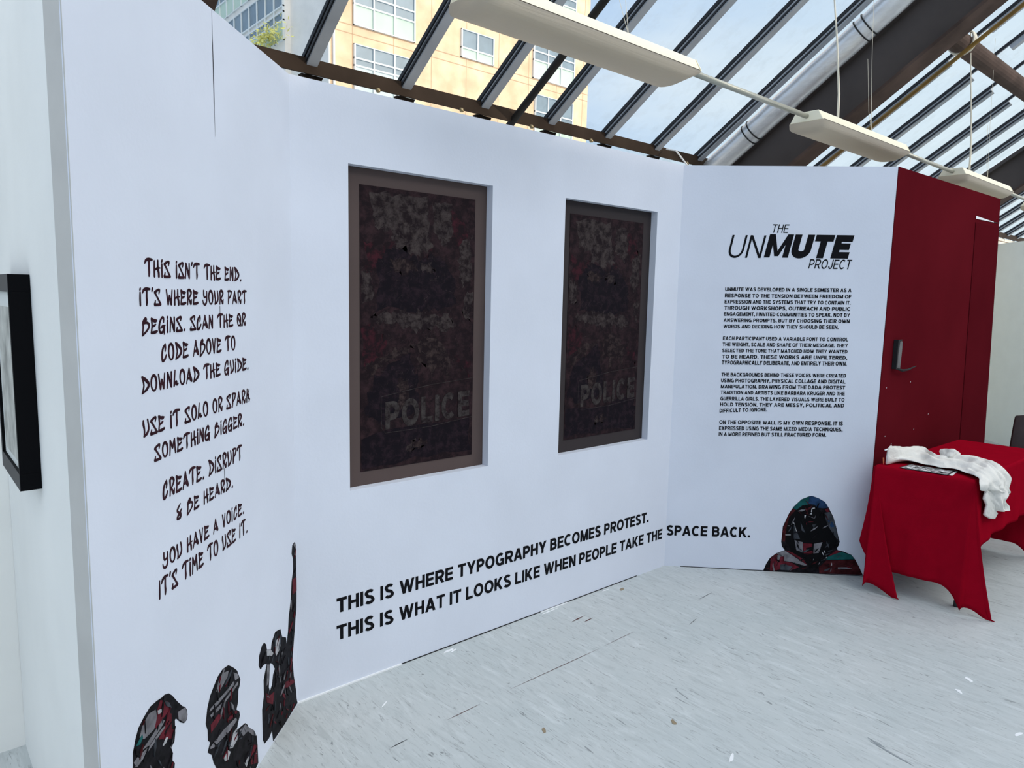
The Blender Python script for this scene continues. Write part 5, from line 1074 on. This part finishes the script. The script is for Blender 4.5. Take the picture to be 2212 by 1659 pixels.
# ------------------------------------------------------------------ chair at the right edge
ch = thing('upholstered_chair', 'dark brown leather chair just visible beyond the red table', 'chair', (6.02, 1.20, 0), 0)
m_ = MB(); V = []
for j in range(9):
    t = j / 8; z = .50 + .40 * t; x = .03 * (t - .5) + .05 * t * t
    for i in range(9):
        y = -.215 + .43 * i / 8; cur = .035 * (2 * i / 8 - 1) ** 2
        V.append((x - cur, y, z - .015 * abs(2 * i / 8 - 1) ** 4 * (t > .9)))
m_.add(V, [(j * 9 + i, j * 9 + i + 1, (j + 1) * 9 + i + 1, (j + 1) * 9 + i) for j in range(8) for i in range(8)])
b_ = m_.build('backrest', M['leather'], ch, True); so = b_.modifiers.new('t', 'SOLIDIFY'); so.thickness = .035; so.offset = 0; bv = b_.modifiers.new('b', 'BEVEL'); bv.width = .01; bv.segments = 2
m_ = MB(); m_.box((.02, -.21, .42), (.42, .21, .48)); m_.build('seat', M['leather'], ch, bevel=.02)
for x, y in ((.04, -.18), (.04, .18), (.39, -.18), (.39, .18)):
    m_ = MB(); m_.tube([(x, y, 0), (x, y, .44)], [.012, .016], 10); m_.build('leg', M['darkmetal'], ch)

# ------------------------------------------------------------------ building outside
YF = 31.6
bl = thing('apartment_building', 'sandy orange apartment block with white windows beyond the roof glazing', 'building', (16.1, YF, 0))
OX = 16.1
m_ = MB(); m_.box((0, 0, 0), (33.4 - OX, 12, 36)); fw = m_.build('facade_wall', M['facade'], bl); fw.location = (0, 0, 0)
# keep the joint lattice in place: material coordinates are world-like, so shift the mesh instead
for v in fw.data.vertices: v.co.x += OX
fw.location = (-OX, 0, 0)
m_ = MB(); m_.box((-.35, 4.05, 0), (0, 34, 36)); m_.box((-.05, 0, 0), (0, 4.05, 36)); m_.build('side_wall', M['shade'], bl)
m_ = MB(); m_.tube([(.18, -.07, 0), (.18, -.07, 36)], .06, 8); m_.build('downpipe', M['shade'], bl)
def window(x0, x1, z0, z1, mull, rows, side=False):
    """rows: (z_from, z_to, kind); built in the facade plane or on the side wall"""
    fr_ = MB(); D = .10
    T = (lambda a, b: (a, b)) if not side else None
    def bx(mb, a0, a1, b0, b1, d0, d1):
        if not side: mb.box((a0 - OX, -d1, b0), (a1 - OX, -d0, b1))
        else: mb.box((-.35 - d1, a0 - YF, b0), (-.35 - d0, a1 - YF, b1))
    fwid = .075
    for m in [x0 + fwid / 2] + list(mull) + [x1 - fwid / 2]: bx(fr_, m - fwid / 2, m + fwid / 2, z0, z1, 0, D)
    for zz in sorted({r[0] for r in rows} | {r[1] for r in rows}): bx(fr_, x0, x1, max(zz - fwid / 2, z0), min(zz + fwid / 2, z1), 0, D * .95)
    w_ = fr_.build('window', M['tan'], bl)
    for a, b, kind in rows:
        xs_ = [x0] + list(mull) + [x1]
        for p, q in zip(xs_[:-1], xs_[1:]):
            g_ = MB(); bx(g_, p + .03, q - .03, a + .03, b - .03, .005, .04)
            if kind == 'pane': g_.build('pane', M['glasspane'], w_)
            else: g_.build('spandrel_panel', M['spandrel'] if kind == 'spandrel' else M['pale_spandrel'], w_)
A_ = [18.38, 19.53]
window(17.30, 20.73, 14.19, 17.25, A_, [(14.19, 15.14, 'spandrel'), (15.14, 15.62, 'pane'), (15.62, 17.25, 'pane')])
window(17.30, 20.73, 18.0, 20.9, A_, [(18.0, 18.95, 'spandrel'), (18.95, 19.4, 'pane'), (19.4, 20.9, 'pane')])
window(17.32, 20.73, 10.9, 13.36, A_, [(10.9, 12.38, 'pale'), (12.38, 12.72, 'pane'), (12.72, 13.36, 'pane')])
window(23.60, 25.83, 14.19, 15.61, [24.69], [(14.19, 14.68, 'spandrel'), (14.68, 15.61, 'pane')])
window(23.60, 25.83, 17.3, 18.7, [24.69], [(17.3, 17.8, 'spandrel'), (17.8, 18.7, 'pane')])
Cm = [29.91, 31.0]
window(28.76, 32.13, 18.2, 21.0, Cm, [(18.2, 18.75, 'spandrel'), (18.75, 19.2, 'pane'), (19.2, 21.0, 'pane')])
window(28.76, 32.13, 14.21, 16.42, Cm, [(14.21, 15.22, 'spandrel'), (15.22, 15.70, 'pane'), (15.70, 16.42, 'pane')])
window(28.96, 32.1, 10.8, 13.36, [30.0, 31.05], [(10.8, 11.9, 'spandrel'), (11.9, 12.4, 'pane'), (12.4, 13.36, 'pane')])
for z in (14.13, 17.2, 20.3):
    mm = [35.68 + 1.09 * i for i in range(1, 12)]
    window(35.66, 48.7, z, z + 2.75, mm, [(z, z + .95, 'spandrel'), (z + .95, z + 1.35, 'pane'), (z + 1.62, z + 2.75, 'pane')], side=True)
# plant growing on the side windows
m_ = MB(); rnd = random.Random(11)
for i in range(420):
    c = Vector((-.75 + rnd.gauss(0, .18), 5.3 + rnd.gauss(0, .9), 14.45 + rnd.gauss(0, .22))); a = rnd.uniform(.06, .14)
    u = Vector((rnd.gauss(0, 1), rnd.gauss(0, 1), rnd.gauss(0, 1))).normalized(); v = u.orthogonal().normalized()
    m_.add([c + u * a, c + v * a * .5, c - u * a, c - v * a * .5], [(0, 1, 2, 3)])
pl = m_.build('climbing_plant', M['leaf'], bl); tag(pl, 'yellow green plant on the side windows')

for o in list(bpy.data.objects):
    for k in ('_r', '_z'):
        if k in o: del o[k]
